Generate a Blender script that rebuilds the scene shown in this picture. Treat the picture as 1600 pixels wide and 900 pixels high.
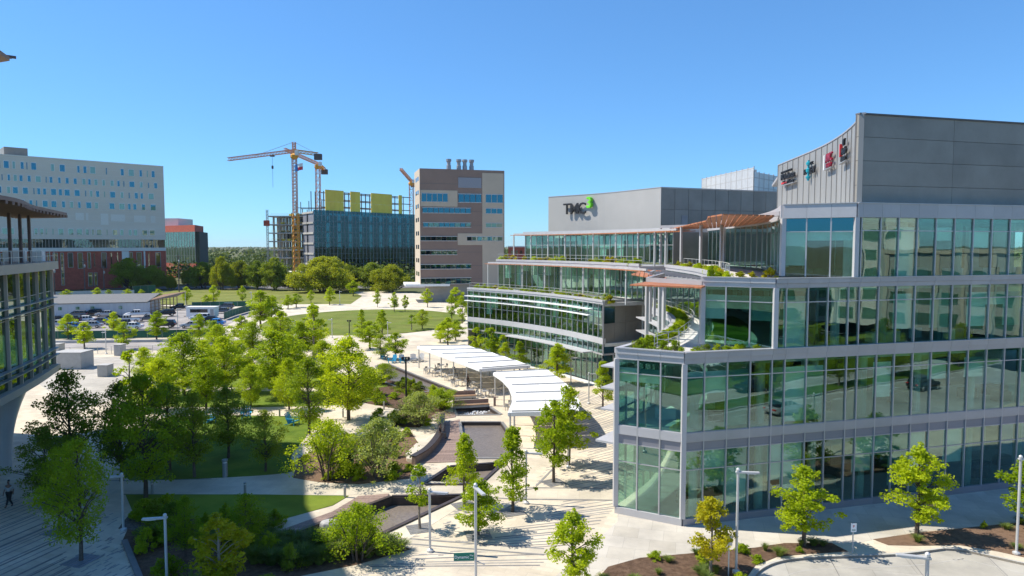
import bpy, bmesh, math, random
import numpy as np
from mathutils import Matrix, Vector
random.seed(7); rng = np.random.default_rng(7)
for o in list(bpy.data.objects): bpy.data.objects.remove(o)
R = math.radians
S = bpy.context.scene
COL = S.collection

# ---------------------------------------------------------------- camera
CAMH, F, HOR = 17.5, 1067.0, 384.0            # metres, focal length in photo pixels (1600 wide), horizon row
PITCH = math.atan((450 - HOR) / F)
cd = bpy.data.cameras.new('camera'); cam = bpy.data.objects.new('camera', cd); COL.objects.link(cam)
cd.sensor_width = 36; cd.lens = 36 * F / 1600; cd.clip_start = .5; cd.clip_end = 30000
cam.location = (0, 0, CAMH); cam.rotation_euler = (math.pi/2 - PITCH, 0, 0)
S.camera = cam
# ---------------------------------------------------------------- sky and sun
SUN_EL, SUN_AZ = R(51), math.atan2(-.985, .172)      # azimuth measured from +Y towards +X
w = bpy.data.worlds.new('World'); S.world = w; w.use_nodes = True
nt = w.node_tree; bgn = nt.nodes['Background']
sky = nt.nodes.new('ShaderNodeTexSky'); sky.sky_type = 'NISHITA'; sky.sun_disc = False
sky.sun_elevation = SUN_EL; sky.sun_rotation = SUN_AZ; sky.air_density = 1.0; sky.dust_density = 0; sky.ozone_density = 4.0; sky.altitude = 300
tn = nt.nodes.new('ShaderNodeMixRGB'); tn.blend_type = 'MULTIPLY'; tn.inputs[0].default_value = 1; tn.inputs[2].default_value = (.55, .98, 1.42, 1)     # even colour grade of the whole sky
gm_ = nt.nodes.new('ShaderNodeGamma'); gm_.inputs[1].default_value = .74
nt.links.new(sky.outputs[0], gm_.inputs[0]); nt.links.new(gm_.outputs[0], tn.inputs[1]); nt.links.new(tn.outputs[0], bgn.inputs[0]); bgn.inputs[1].default_value = .14
sl = bpy.data.lights.new('sun', 'SUN'); sl.energy = 5.0; sl.angle = R(.53); sl.color = (1, .935, .82)
so = bpy.data.objects.new('sun', sl); COL.objects.link(so)
sv = Vector((math.sin(SUN_AZ)*math.cos(SUN_EL), math.cos(SUN_AZ)*math.cos(SUN_EL), math.sin(SUN_EL)))
so.rotation_euler = sv.to_track_quat('Z', 'Y').to_euler(); so.location = (-60, 10, 90)
S.view_settings.view_transform = 'Standard'; S.view_settings.look = 'None'
S.view_settings.exposure = .5; S.view_settings.gamma = 1

# ---------------------------------------------------------------- pixel -> place
def ray(px, py):
    x, y, z = px - 800, F, -(py - 450)
    c, s = math.cos(PITCH), math.sin(PITCH)
    return Vector((x, y*c + z*s, -y*s + z*c))
def G(px, py, z=0.):                      # where the pixel's ray meets the level z
    r = ray(px, py); t = (z - CAMH) / r.z
    return Vector((r.x*t, r.y*t, z))
def G2(px, py, z=0.): v = G(px, py, z); return (v.x, v.y)
def at(px, py, Y): r = ray(px, py); t = Y / r.y; return Vector((r.x*t, Y, CAMH + r.z*t))
def ppm(Y): return F / Y

# ---------------------------------------------------------------- materials
MATS = {}
def nodes(name):
    m = bpy.data.materials.new(name); m.use_nodes = True; MATS[name] = m
    return m, m.node_tree, m.node_tree.nodes['Principled BSDF']
def mat(name, col, rough=.7, metal=0., var=.12, scale=1.5, bump=0., bscale=20., detail=4, spec=.4, col2=None, stretch=None):
    m, t, b = nodes(name); L = t.links
    b.inputs['Roughness'].default_value = rough; b.inputs['Metallic'].default_value = metal
    b.inputs['Specular IOR Level'].default_value = spec
    geo = t.nodes.new('ShaderNodeNewGeometry'); src = geo.outputs['Position']
    if stretch:
        mp = t.nodes.new('ShaderNodeMapping'); mp.inputs['Scale'].default_value = stretch; L.new(src, mp.inputs[0]); src = mp.outputs[0]
    n = t.nodes.new('ShaderNodeTexNoise'); n.inputs['Scale'].default_value = scale; n.inputs['Detail'].default_value = detail; n.inputs['Roughness'].default_value = .62
    L.new(src, n.inputs['Vector'])
    oi = t.nodes.new('ShaderNodeObjectInfo')
    ad = t.nodes.new('ShaderNodeMath'); ad.operation = 'MULTIPLY_ADD'; ad.inputs[1].default_value = .35; L.new(oi.outputs['Random'], ad.inputs[0]); 
    sb = t.nodes.new('ShaderNodeMath'); sb.operation = 'ADD'; sb.inputs[1].default_value = -.175; L.new(n.outputs[0], sb.inputs[0]); L.new(sb.outputs[0], ad.inputs[2])
    r = t.nodes.new('ShaderNodeValToRGB'); L.new(ad.outputs[0], r.inputs[0])
    c = Vector(col)
    lo = c*(1-var) if col2 is None else c; hi = c*(1+var) if col2 is None else Vector(col2)
    r.color_ramp.elements[0].position = .3; r.color_ramp.elements[0].color = (*lo, 1)
    r.color_ramp.elements[1].position = .7; r.color_ramp.elements[1].color = (*[min(1, v) for v in hi], 1)
    L.new(r.outputs[0], b.inputs['Base Color'])
    if bump:
        n2 = t.nodes.new('ShaderNodeTexNoise'); n2.inputs['Scale'].default_value = bscale; n2.inputs['Detail'].default_value = 3
        L.new(src, n2.inputs['Vector'])
        bp = t.nodes.new('ShaderNodeBump'); bp.inputs['Strength'].default_value = bump; bp.inputs['Distance'].default_value = .05
        L.new(n2.outputs[0], bp.inputs['Height']); L.new(bp.outputs[0], b.inputs['Normal'])
    return m
def glass(name, tint, refl=.12, wav=.02, ior=1.6, gtint=(.9, 1, .97)):
    m = bpy.data.materials.new(name); m.use_nodes = True; MATS[name] = m
    t = m.node_tree; t.nodes.clear(); L = t.links; N = t.nodes.new
    out = N('ShaderNodeOutputMaterial'); mix = N('ShaderNodeMixShader'); tr = N('ShaderNodeBsdfTransparent'); gl = N('ShaderNodeBsdfGlossy')
    tr.inputs[0].default_value = (*tint, 1); gl.inputs['Roughness'].default_value = .004; gl.inputs[0].default_value = (*gtint, 1)
    fr = N('ShaderNodeLayerWeight'); fr.inputs[0].default_value = .5
    pw_ = N('ShaderNodeMath'); pw_.operation = 'POWER'; pw_.inputs[1].default_value = 4.5; L.new(fr.outputs['Facing'], pw_.inputs[0])
    ma = N('ShaderNodeMath'); ma.operation = 'MULTIPLY_ADD'; ma.use_clamp = True; ma.inputs[1].default_value = 1-refl; ma.inputs[2].default_value = refl
    L.new(pw_.outputs[0], ma.inputs[0]); L.new(ma.outputs[0], mix.inputs[0]); L.new(tr.outputs[0], mix.inputs[1]); L.new(gl.outputs[0], mix.inputs[2]); L.new(mix.outputs[0], out.inputs[0])
    geo = N('ShaderNodeNewGeometry'); n = N('ShaderNodeTexNoise'); n.inputs['Scale'].default_value = .55; n.inputs['Detail'].default_value = 1
    oi = N('ShaderNodeObjectInfo'); va = N('ShaderNodeVectorMath'); va.operation = 'MULTIPLY_ADD'
    cb = N('ShaderNodeCombineXYZ'); mu = N('ShaderNodeMath'); mu.operation = 'MULTIPLY'; mu.inputs[1].default_value = 37
    L.new(oi.outputs['Random'], mu.inputs[0]); L.new(mu.outputs[0], cb.inputs[0]); L.new(mu.outputs[0], cb.inputs[2])
    L.new(geo.outputs['Position'], va.inputs[0]); va.inputs[1].default_value = (1, 1, 1); L.new(cb.outputs[0], va.inputs[2]); L.new(va.outputs[0], n.inputs['Vector'])
    bp = N('ShaderNodeBump'); bp.inputs['Strength'].default_value = 1; bp.inputs['Distance'].default_value = wav
    L.new(n.outputs[0], bp.inputs['Height']); L.new(bp.outputs[0], gl.inputs['Normal']); L.new(bp.outputs[0], fr.inputs['Normal'])
    return m
def leafmat(name, col, col2, trans=.35):
    m = bpy.data.materials.new(name); m.use_nodes = True; MATS[name] = m
    t = m.node_tree; t.nodes.clear(); L = t.links; N = t.nodes.new
    out = N('ShaderNodeOutputMaterial'); mix = N('ShaderNodeMixShader'); d = N('ShaderNodeBsdfPrincipled'); tl = N('ShaderNodeBsdfTranslucent')
    d.inputs['Roughness'].default_value = .55; d.inputs['Specular IOR Level'].default_value = .25
    geo = N('ShaderNodeNewGeometry'); n = N('ShaderNodeTexNoise'); n.inputs['Scale'].default_value = 1.1; n.inputs['Detail'].default_value = 5; n.inputs['Roughness'].default_value = .75
    L.new(geo.outputs['Position'], n.inputs['Vector'])
    oi = N('ShaderNodeObjectInfo'); ad = N('ShaderNodeMath'); ad.operation = 'MULTIPLY_ADD'; ad.inputs[1].default_value = .5
    sb = N('ShaderNodeMath'); sb.operation = 'ADD'; sb.inputs[1].default_value = -.25
    L.new(n.outputs[0], sb.inputs[0]); L.new(oi.outputs['Random'], ad.inputs[0]); L.new(sb.outputs[0], ad.inputs[2])
    r = N('ShaderNodeValToRGB'); r.color_ramp.elements[0].position = .22; r.color_ramp.elements[0].color = (*col, 1); r.color_ramp.elements[1].position = .78; r.color_ramp.elements[1].color = (*col2, 1)
    L.new(ad.outputs[0], r.inputs[0]); L.new(r.outputs[0], d.inputs['Base Color'])
    br = N('ShaderNodeMixRGB'); br.blend_type = 'MULTIPLY'; br.inputs[0].default_value = 1; br.inputs[2].default_value = (1.25, 1.15, .5, 1); L.new(r.outputs[0], br.inputs[1]); L.new(br.outputs[0], tl.inputs[0])
    mix.inputs[0].default_value = trans; L.new(d.outputs[0], mix.inputs[1]); L.new(tl.outputs[0], mix.inputs[2]); L.new(mix.outputs[0], out.inputs[0])
    return m

mat('cream', (.60, .52, .40), .85, var=.14, scale=.35, bump=.15, bscale=12, detail=8)
mat('cream_light', (.64, .57, .45), .85, var=.12, scale=.5, bump=.1, bscale=14, detail=8)
mat('walk', (.50, .46, .395), .85, var=.12, scale=.5, bump=.1, bscale=14, detail=8)
mat('strip', (.24, .23, .22), .8, var=.2, scale=2)
mat('roadc', (.50, .47, .41), .88, var=.14, scale=.3, bump=.15, bscale=16, detail=9)
mat('asphalt', (.17, .16, .155), .9, var=.22, scale=.3, bump=.2, bscale=25, detail=9)
mat('lotc', (.34, .31, .29), .9, var=.18, scale=.2, bump=.2, bscale=18, detail=9)
mat('kerb', (.42, .40, .36), .85, var=.18, scale=1.2, bump=.1)
mat('lawn', (.09, .16, .014), .9, scale=.35, bump=.8, bscale=28, detail=9, col2=(.20, .26, .03), spec=.15)
mat('meadow', (.13, .18, .025), .9, scale=.12, bump=.6, bscale=14, detail=9, col2=(.215, .225, .055), spec=.15)
mat('mulch', (.10, .062, .042), .95, scale=3, bump=1, bscale=30, detail=8, col2=(.21, .135, .09), spec=.1)
mat('stones', (.20, .17, .14), .9, var=.5, scale=9, bump=1, bscale=22)
mat('earth', (.07, .095, .03), .95, scale=.012, detail=10, col2=(.15, .145, .075), spec=.1)
mat('deck', (.27, .19, .155), .7, var=.22, scale=2.5, stretch=(6, .6, 1), detail=6)
mat('darkwall', (.06, .045, .04), .45, var=.3, scale=2)
mat('stonekerb', (.20, .195, .19), .6, var=.15, scale=3)
mat('white', (.78, .78, .77), .5, var=.04, scale=1)
mat('blockwhite', (.42, .41, .39), .8, var=.08, scale=1.5)
mat('alum', (.41, .40, .405), .42, .25, var=.06, scale=.7)
mat('alum_light', (.51, .50, .505), .42, .2, var=.05, scale=.7)
mat('mullion', (.46, .46, .47), .4, .4, var=.05)
mat('louver', (.27, .27, .30), .5, .3, var=.08, scale=3, stretch=(.3, .3, 30))
mat('greypanel', (.28, .265, .235), .55, .15, var=.13, scale=.35, detail=7)
mat('panel_light', (.40, .39, .37), .55, .15, var=.05, scale=.3, detail=7)
mat('lobby_floor', (.22, .22, .21), .4)
mat('corrug', (.31, .31, .30), .5, .2, var=.06, scale=.5, stretch=(1, 1, .15))
mat('joint', (.12, .12, .125), .7)
mat('terracotta', (.42, .16, .07), .6, var=.2, scale=2)
mat('roofgrey', (.30, .30, .31), .7, var=.12, scale=.5)
mat('terrace', (.60, .59, .57), .8, var=.06)
mat('interior', (.66, .67, .64), .9, var=.1)
mat('interior_wall', (.52, .52, .46), .9, var=.25, scale=.3)
mat('blind', (.84, .88, .86), .8, var=.08)
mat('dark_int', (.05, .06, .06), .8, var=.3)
mat('desk', (.22, .15, .1), .6, var=.3)
glass('glass', (.69, .85, .80), .13, .0045, gtint=(.82, 1, .94))
glass('glass_dark', (.46, .67, .62), .15, .0045, gtint=(.76, .96, .9))
glass('glass_deep', (.30, .46, .38), .10, .003)
glass('glass_blue', (.02, .10, .14), .22, .003, gtint=(.22, .70, .92))
glass('glass_site', (.10, .26, .30), .07, .003, gtint=(.45, .8, .92))
glass('glass_clear', (.66, .84, .80), .12, .003)
mat('steel', (.36, .36, .36), .45, .5, var=.08)
mat('polewhite', (.55, .55, .54), .45, .3, var=.08)
mat('black', (.018, .018, .02), .5, var=.2)
mat('bark', (.11, .085, .065), .9, var=.35, scale=8, bump=.6, bscale=18)
mat('bark_pale', (.25, .21, .17), .9, var=.3, scale=6, bump=.4, bscale=18)
leafmat('leaf_bright', (.24, .36, .008), (.50, .60, .02), .58)
leafmat('leaf_mid', (.17, .28, .010), (.38, .47, .02), .56)
leafmat('leaf_deep', (.12, .20, .016), (.27, .34, .03), .5)  # darker green; on the grove trees it puts the building's shade into the colour
leafmat('leaf_oak', (.14, .20, .010), (.38, .42, .022), .5)
leafmat('leaf_yellow', (.30, .34, .010), (.56, .50, .02), .55)
leafmat('leaf_far', (.05, .09, .018), (.14, .18, .035), .3)
leafmat('leaf_soft', (.17, .25, .06), (.36, .43, .12), .5)
leafmat('leaf_grass', (.09, .15, .03), (.22, .28, .06), .45)
mat('water', (.012, .014, .015), .06, var=.2, bump=.5, bscale=3.2, spec=.6)
mat('wetstone', (.17, .14, .115), .3, var=.3, scale=5, bump=.5, bscale=5, spec=.5)
mat('foam', (.7, .7, .7), .5, var=.2, scale=14)
mat('brick', (.45, .105, .065), .85, var=.18, scale=1)
mat('hospital', (.70, .63, .54), .7, var=.05, scale=.05, stretch=(.2, .2, 3))
mat('hospital_pale', (.72, .69, .63), .7, var=.04)
mat('towerbrown', (.26, .18, .148), .75, var=.07, scale=.2)
mat('towerbeige', (.50, .415, .325), .75, var=.06, scale=.2)
mat('concrete', (.42, .40, .36), .85, var=.14, scale=.4)
mat('yellowboard', (1.0, .68, .09), .6, var=.07, scale=.3)
mat('craneyellow', (.72, .33, .03), .5, var=.08)
mat('cranegrey', (.66, .34, .22), .5, var=.15)
mat('cranered', (.5, .09, .05), .5)
mat('steel_rust', (.12, .09, .085), .7, var=.2)
mat('greenscreen', (.015, .10, .065), .7, var=.18, scale=.8, stretch=(1, 1, .3))
mat('shedwall', (.52, .53, .54), .6, var=.08, scale=1, stretch=(3, 3, .2))
mat('shedroof', (.15, .15, .148), .7, var=.12)
mat('wood', (.36, .22, .13), .7, var=.15)
mat('bluechair', (.02, .28, .48), .5, var=.08)
mat('signgreen', (.0, .17, .115), .45, var=.05)
mat('lime', (.16, .62, .03), .4)
mat('maroon', (.26, .012, .03), .4)
mat('red', (.60, .03, .03), .4)
mat('teal', (.02, .33, .42), .4)
mat('skin', (.22, .12, .08), .6)
mat('tyre', (.02, .02, .02), .8)
mat('chrome', (.5, .5, .5), .25, .8)
mat('carglass', (.012, .016, .018), .06, spec=.8)
for n_, c_ in dict(car_white=(.72, .72, .71), car_black=(.014, .014, .016), car_grey=(.13, .135, .145), car_silver=(.38, .39, .4), car_blue=(.03, .22, .55)).items(): mat(n_, c_, .28, .1, var=.03, spec=.6)
def joints(name, sx, sy, rot, dark=.8, w_=.012, stain=.25):
    m = MATS[name]; t = m.node_tree; L = t.links; b = t.nodes['Principled BSDF']; src = b.inputs['Base Color'].links[0].from_socket
    geo = t.nodes.new('ShaderNodeNewGeometry'); mp = t.nodes.new('ShaderNodeMapping'); mp.inputs['Rotation'].default_value = (0, 0, rot); L.new(geo.outputs['Position'], mp.inputs[0])
    br = t.nodes.new('ShaderNodeTexBrick'); br.inputs['Scale'].default_value = 1; br.inputs['Brick Width'].default_value = sx; br.inputs['Row Height'].default_value = sy; br.inputs['Mortar Size'].default_value = w_; br.inputs['Bias'].default_value = 0
    br.inputs['Color1'].default_value = (1, 1, 1, 1); br.inputs['Color2'].default_value = (.88, .87, .85, 1); br.inputs['Mortar'].default_value = (dark, dark, dark, 1); L.new(mp.outputs[0], br.inputs['Vector'])
    n = t.nodes.new('ShaderNodeTexNoise'); n.inputs['Scale'].default_value = .16; n.inputs['Detail'].default_value = 9; n.inputs['Roughness'].default_value = .7; L.new(geo.outputs['Position'], n.inputs['Vector'])
    r = t.nodes.new('ShaderNodeValToRGB'); r.color_ramp.elements[0].position = .33; r.color_ramp.elements[0].color = (1-stain, 1-stain, 1-stain*.95, 1); r.color_ramp.elements[1].position = .55; r.color_ramp.elements[1].color = (1, 1, 1, 1); L.new(n.outputs[0], r.inputs[0])
    m1 = t.nodes.new('ShaderNodeMixRGB'); m1.blend_type = 'MULTIPLY'; m1.inputs[0].default_value = 1; L.new(src, m1.inputs[1]); L.new(br.outputs[0], m1.inputs[2])
    m2 = t.nodes.new('ShaderNodeMixRGB'); m2.blend_type = 'MULTIPLY'; m2.inputs[0].default_value = 1; L.new(m1.outputs[0], m2.inputs[1]); L.new(r.outputs[0], m2.inputs[2]); L.new(m2.outputs[0], b.inputs['Base Color'])
joints('cream', 1.2, .45, .35); joints('cream_light', 1.5, 1.5, .1, .82); joints('walk', 1.5, 1.5, .26, .75, .014, .2); joints('roadc', 4.5, 3.6, .22, .7, .02, .3); joints('lotc', 5, 5, .1, .8, .02, .35); joints('terrace', 1, 1, .2); joints('greypanel', 400, 400, 0, 1, 0, .12); joints('corrug', 400, 400, 0, 1, 0, .1)
joints('lawn', 500, 1.1, .5, 1, 0, .3); joints('meadow', 500, 1.6, .2, 1, 0, .28)
M = MATS

# ---------------------------------------------------------------- building blocks
def tag(o, label=None, cat=None, group=None, kind=None):
    for k, v in (('label', label), ('category', cat), ('group', group), ('kind', kind)):
        if v: o[k] = v
    return o
def put(o, parent=None):
    COL.objects.link(o)
    if parent is not None:
        o.parent = parent; o.matrix_parent_inverse = parent.matrix_basis.inverted()
    return o
def empty(name, loc, label, cat, group=None):
    o = bpy.data.objects.new(name, None); o.location = loc; o.empty_display_size = .3
    COL.objects.link(o); return tag(o, label, cat, group)
def copy_tree(o, parent=None):
    c = o.copy(); COL.objects.link(c)
    if parent is not None: c.parent = parent
    for ch in list(o.children): copy_tree(ch, c)
    return c
CUBES = {}
def cube_mesh(mn):
    if mn not in CUBES:
        me = bpy.data.meshes.new('unit_' + mn); bm = bmesh.new(); bmesh.ops.create_cube(bm, size=1); bm.to_mesh(me); bm.free()
        me.materials.append(M[mn]); CUBES[mn] = me
    return CUBES[mn]
def piece(name, c, size, mn, parent, rz=0., rot=None):       # one box-shaped piece, sharing its mesh
    o = bpy.data.objects.new(name, cube_mesh(mn)); o.location = c; o.scale = size
    o.rotation_euler = rot if rot else (0, 0, rz)
    return put(o, parent)
def seg(name, a, b, z0, z1, th, mn, parent, out=0.):          # a wall-like piece along the plan line a-b; out moves it to the right of a->b
    a = Vector((a[0], a[1])); b = Vector((b[0], b[1])); d = b - a; l = d.length; d /= l; n = Vector((d.y, -d.x))
    c = (a + b)/2 + n*out
    return piece(name, (c.x, c.y, (z0+z1)/2), (l, th, z1-z0), mn, parent, math.atan2(d.y, d.x))
class MB:
    def __init__(s): s.v = []; s.f = []
    def add(s, vs, fs):
        k = len(s.v); s.v += [tuple(v) for v in vs]; s.f += [tuple(i+k for i in f) for f in fs]; return s
    def box(s, c, sz, rz=0.):
        cx, cy, cz = c; x, y, z = [q/2 for q in sz]; co, si = math.cos(rz), math.sin(rz)
        vs = [(cx+i*x*co-j*y*si, cy+i*x*si+j*y*co, cz+k*z) for k in (-1, 1) for i, j in ((-1, -1), (1, -1), (1, 1), (-1, 1))]
        return s.add(vs, [(3, 2, 1, 0), (4, 5, 6, 7), (0, 1, 5, 4), (1, 2, 6, 5), (2, 3, 7, 6), (3, 0, 4, 7)])
    def bar(s, a, b, w, h=None):
        a = Vector(a); b = Vector(b); h = h or w; d = (b-a).normalized()
        u = d.cross(Vector((0, 0, 1))); u = u.normalized() if u.length > 1e-4 else Vector((1, 0, 0)); v = u.cross(d)
        vs = [p + u*(i*w/2) + v*(j*h/2) for p in (a, b) for i, j in ((-1, -1), (1, -1), (1, 1), (-1, 1))]
        return s.add(vs, [(3, 2, 1, 0), (4, 5, 6, 7), (0, 1, 5, 4), (1, 2, 6, 5), (2, 3, 7, 6), (3, 0, 4, 7)])
    def tube(s, pts, rs, n=8, cap=True):
        rings = []
        for i, p in enumerate(pts):
            p = Vector(p); a = Vector(pts[max(0, i-1)]); b = Vector(pts[min(len(pts)-1, i+1)]); d = (b-a).normalized()
            u = d.cross(Vector((.31, .95, .05))); u = u.normalized() if u.length > 1e-3 else Vector((1, 0, 0)); v = d.cross(u)
            r = rs[i] if hasattr(rs, '__len__') else rs
            rings.append([p + (u*math.cos(2*math.pi*k/n) + v*math.sin(2*math.pi*k/n))*r for k in range(n)])
        fs = [(i*n+k, i*n+(k+1) % n, (i+1)*n+(k+1) % n, (i+1)*n+k) for i in range(len(pts)-1) for k in range(n)]
        if cap: fs += [tuple(range(n-1, -1, -1)), tuple((len(pts)-1)*n+k for k in range(n))]
        return s.add([q for r_ in rings for q in r_], fs)
    def lathe(s, prof, c=(0, 0, 0), n=16):
        vs = [(c[0]+r*math.cos(2*math.pi*k/n), c[1]+r*math.sin(2*math.pi*k/n), c[2]+z) for r, z in prof for k in range(n)]
        fs = [(i*n+k, i*n+(k+1) % n, (i+1)*n+(k+1) % n, (i+1)*n+k) for i in range(len(prof)-1) for k in range(n)]
        return s.add(vs, fs + [tuple(range(n-1, -1, -1)), tuple((len(prof)-1)*n+k for k in range(n))])
    def prism(s, poly, z0, z1):
        n = len(poly); ar = sum(poly[i][0]*poly[(i+1) % n][1]-poly[(i+1) % n][0]*poly[i][1] for i in range(n))
        if ar < 0: poly = poly[::-1]
        vs = [(p[0], p[1], z0) for p in poly] + [(p[0], p[1], z1) for p in poly]
        fs = [tuple(range(n-1, -1, -1)), tuple(range(n, 2*n))] + [(i, (i+1) % n, n+(i+1) % n, n+i) for i in range(n)]
        return s.add(vs, fs)
    def sheet(s, poly, z):
        n = len(poly); ar = sum(poly[i][0]*poly[(i+1) % n][1]-poly[(i+1) % n][0]*poly[i][1] for i in range(n))
        if ar < 0: poly = poly[::-1]
        return s.add([(p[0], p[1], z) for p in poly], [tuple(range(n))])
    def build(s, name, mn, parent=None, smooth=False, loc=None, bevel=0.):
        me = bpy.data.meshes.new(name); me.from_pydata(s.v, [], s.f)
        me.materials.append(M[mn])
        if bevel:
            bm = bmesh.new(); bm.from_mesh(me); bmesh.ops.bevel(bm, geom=[e for e in bm.edges if len(e.link_faces) == 2 and e.calc_face_angle(0) > .5], offset=bevel, segments=2, affect='EDGES'); bm.to_mesh(me); bm.free()
        if smooth: me.polygons.foreach_set('use_smooth', [True]*len(me.polygons))
        me.update()
        o = bpy.data.objects.new(name, me)
        if loc: o.location = loc
        return put(o, parent)
def catmull(pts, n=8):
    P = [Vector((p[0], p[1])) for p in pts]; P = [P[0]*2-P[1]] + P + [P[-1]*2-P[-2]]; out = []
    for i in range(1, len(P)-2):
        for k in range(n):
            t = k/n; a, b, c, d = P[i-1], P[i], P[i+1], P[i+2]
            out.append(.5*((2*b)+(c-a)*t+(2*a-5*b+4*c-d)*t*t+(3*b-a-3*c+d)*t**3))
    return out + [P[-2]]
def resample(pts, step=None, n=None):
    P = [Vector((p[0], p[1])) for p in pts]; L = [0]
    for a, b in zip(P, P[1:]): L.append(L[-1]+(b-a).length)
    n = n or max(1, round(L[-1]/step)); out = []; j = 0
    for k in range(n+1):
        t = L[-1]*k/n
        while j < len(P)-2 and L[j+1] < t: j += 1
        f = (t-L[j])/max(1e-9, L[j+1]-L[j]); out.append(P[j].lerp(P[j+1], f))
    return out
def offs(pts, d):                          # shift a plan polyline to the right of its direction by d
    P = [Vector((p[0], p[1])) for p in pts]; out = []
    for i, p in enumerate(P):
        t = (P[min(i+1, len(P)-1)]-P[max(i-1, 0)]).normalized(); out.append(p + Vector((t.y, -t.x))*d)
    return out
def band(pts, inn, outw, z0, z1):           # prism polygon between two offsets of a polyline
    a = offs(pts, outw); b = offs(pts, inn); m = MB(); n = len(pts)
    vs = [(p.x, p.y, z0) for p in a] + [(p.x, p.y, z1) for p in a] + [(p.x, p.y, z1) for p in b] + [(p.x, p.y, z0) for p in b]
    fs = []
    for i in range(n-1):
        for q in range(4):
            r = (q+1) % 4; fs.append((q*n+i, q*n+i+1, r*n+i+1, r*n+i))
    fs += [(0, n, 2*n, 3*n), (n-1, 4*n-1, 3*n-1, 2*n-1)]
    m.add(vs, fs); return m
def facade(parent, pts, rows, mull=.07, depth=.14, z0=None, z1=None, mm='mullion', trans=True, pane='window_pane'):
    """pts: plan points, outside to the right of the direction; rows: (z0, z1, material) panes between mullions"""
    zs = [r[0] for r in rows] + [r[1] for r in rows]; z0 = min(zs) if z0 is None else z0; z1 = max(zs) if z1 is None else z1
    for a, b in zip(pts, pts[1:]):
        for (lo, hi, mn) in rows:
            if mn: seg(pane, a, b, lo+.02, hi-.02, .03, mn if not callable(mn) else mn(), parent)
        if trans:
            for z in sorted({r[0] for r in rows} | {r[1] for r in rows}):
                if z0 < z < z1: seg('transom', a, b, z-.03, z+.03, .09, mm, parent, .0)
    for i, p in enumerate(pts):
        t = (Vector(pts[min(i+1, len(pts)-1)])-Vector(pts[max(i-1, 0)])).normalized(); n = Vector((t.y, -t.x))
        piece('mullion', (p[0]+n.x*depth*.25, p[1]+n.y*depth*.25, (z0+z1)/2), (mull, depth, z1-z0), mm, parent, math.atan2(t.y, t.x))
def text_mesh(txt, size, ext, mn, name, parent, mtx, font_shear=0.):
    cu = bpy.data.curves.new('lettering', 'FONT'); cu.body = txt; cu.size = size; cu.extrude = ext; cu.shear = font_shear; cu.align_x = 'CENTER'; cu.align_y = 'CENTER'; cu.resolution_u = 3; cu.offset = size*.012
    ob = bpy.data.objects.new('lettering', cu); COL.objects.link(ob); bpy.context.view_layer.update()
    me = bpy.data.meshes.new_from_object(ob.evaluated_get(bpy.context.evaluated_depsgraph_get())); bpy.data.objects.remove(ob)
    me.materials.clear(); me.materials.append(M[mn])
    o = bpy.data.objects.new(name, me); o.matrix_basis = mtx; return put(o, parent)
def wall_mtx(p, dirxy, scale=1):            # text plane: x along dirxy, y up, facing right of dirxy
    x = Vector((dirxy[0], dirxy[1], 0)).normalized(); y = Vector((0, 0, 1)); z = x.cross(y)
    m = Matrix((x, y, z)).transposed().to_4x4(); m.translation = p; return m
# ================================================================ the setting
def struct(o): o['kind'] = 'structure'; return o
def pxpoly(pts, z=0.): return [G2(x, y, z) for x, y in pts]
def smooth_poly(pts, n=6):
    P = [Vector(p) for p in pts]; k = len(P); out = []
    for i in range(k):
        a, b, c, d = P[i-1], P[i], P[(i+1) % k], P[(i+2) % k]
        for j in range(n):
            t = j/n; out.append(.5*((2*b)+(c-a)*t+(2*a-5*b+4*c-d)*t*t+(3*b-a-3*c+d)*t**3))
    return [(p.x, p.y) for p in out]
def clip_half(poly, p, n):
    out = []
    for i, a in enumerate(poly):
        b = poly[(i+1) % len(poly)]; da = (a[0]-p[0])*n[0]+(a[1]-p[1])*n[1]; db = (b[0]-p[0])*n[0]+(b[1]-p[1])*n[1]
        if da >= 0: out.append(a)
        if da*db < 0: t = da/(da-db); out.append((a[0]+(b[0]-a[0])*t, a[1]+(b[1]-a[1])*t))
    return out
def inside(p, poly):
    c = False; j = len(poly)-1
    for i in range(len(poly)):
        if (poly[i][1] > p[1]) != (poly[j][1] > p[1]) and p[0] < (poly[j][0]-poly[i][0])*(p[1]-poly[i][1])/(poly[j][1]-poly[i][1])+poly[i][0]: c = not c
        j = i
    return c
# ground to the horizon, open under the plaza block
PX0, PX1, PY0, PY1 = -110, 90, 14, 133
BIG = 9000
gm = MB(); xs = [-BIG, PX0, PX1, BIG]; ys = [-BIG, PY0, PY1, BIG]
for i in range(3):
    for j in range(3):
        if (i, j) != (1, 1): gm.sheet([(xs[i], ys[j]), (xs[i+1], ys[j]), (xs[i+1], ys[j+1]), (xs[i], ys[j+1])], -.2)
struct(gm.build('ground', 'earth'))

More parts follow.
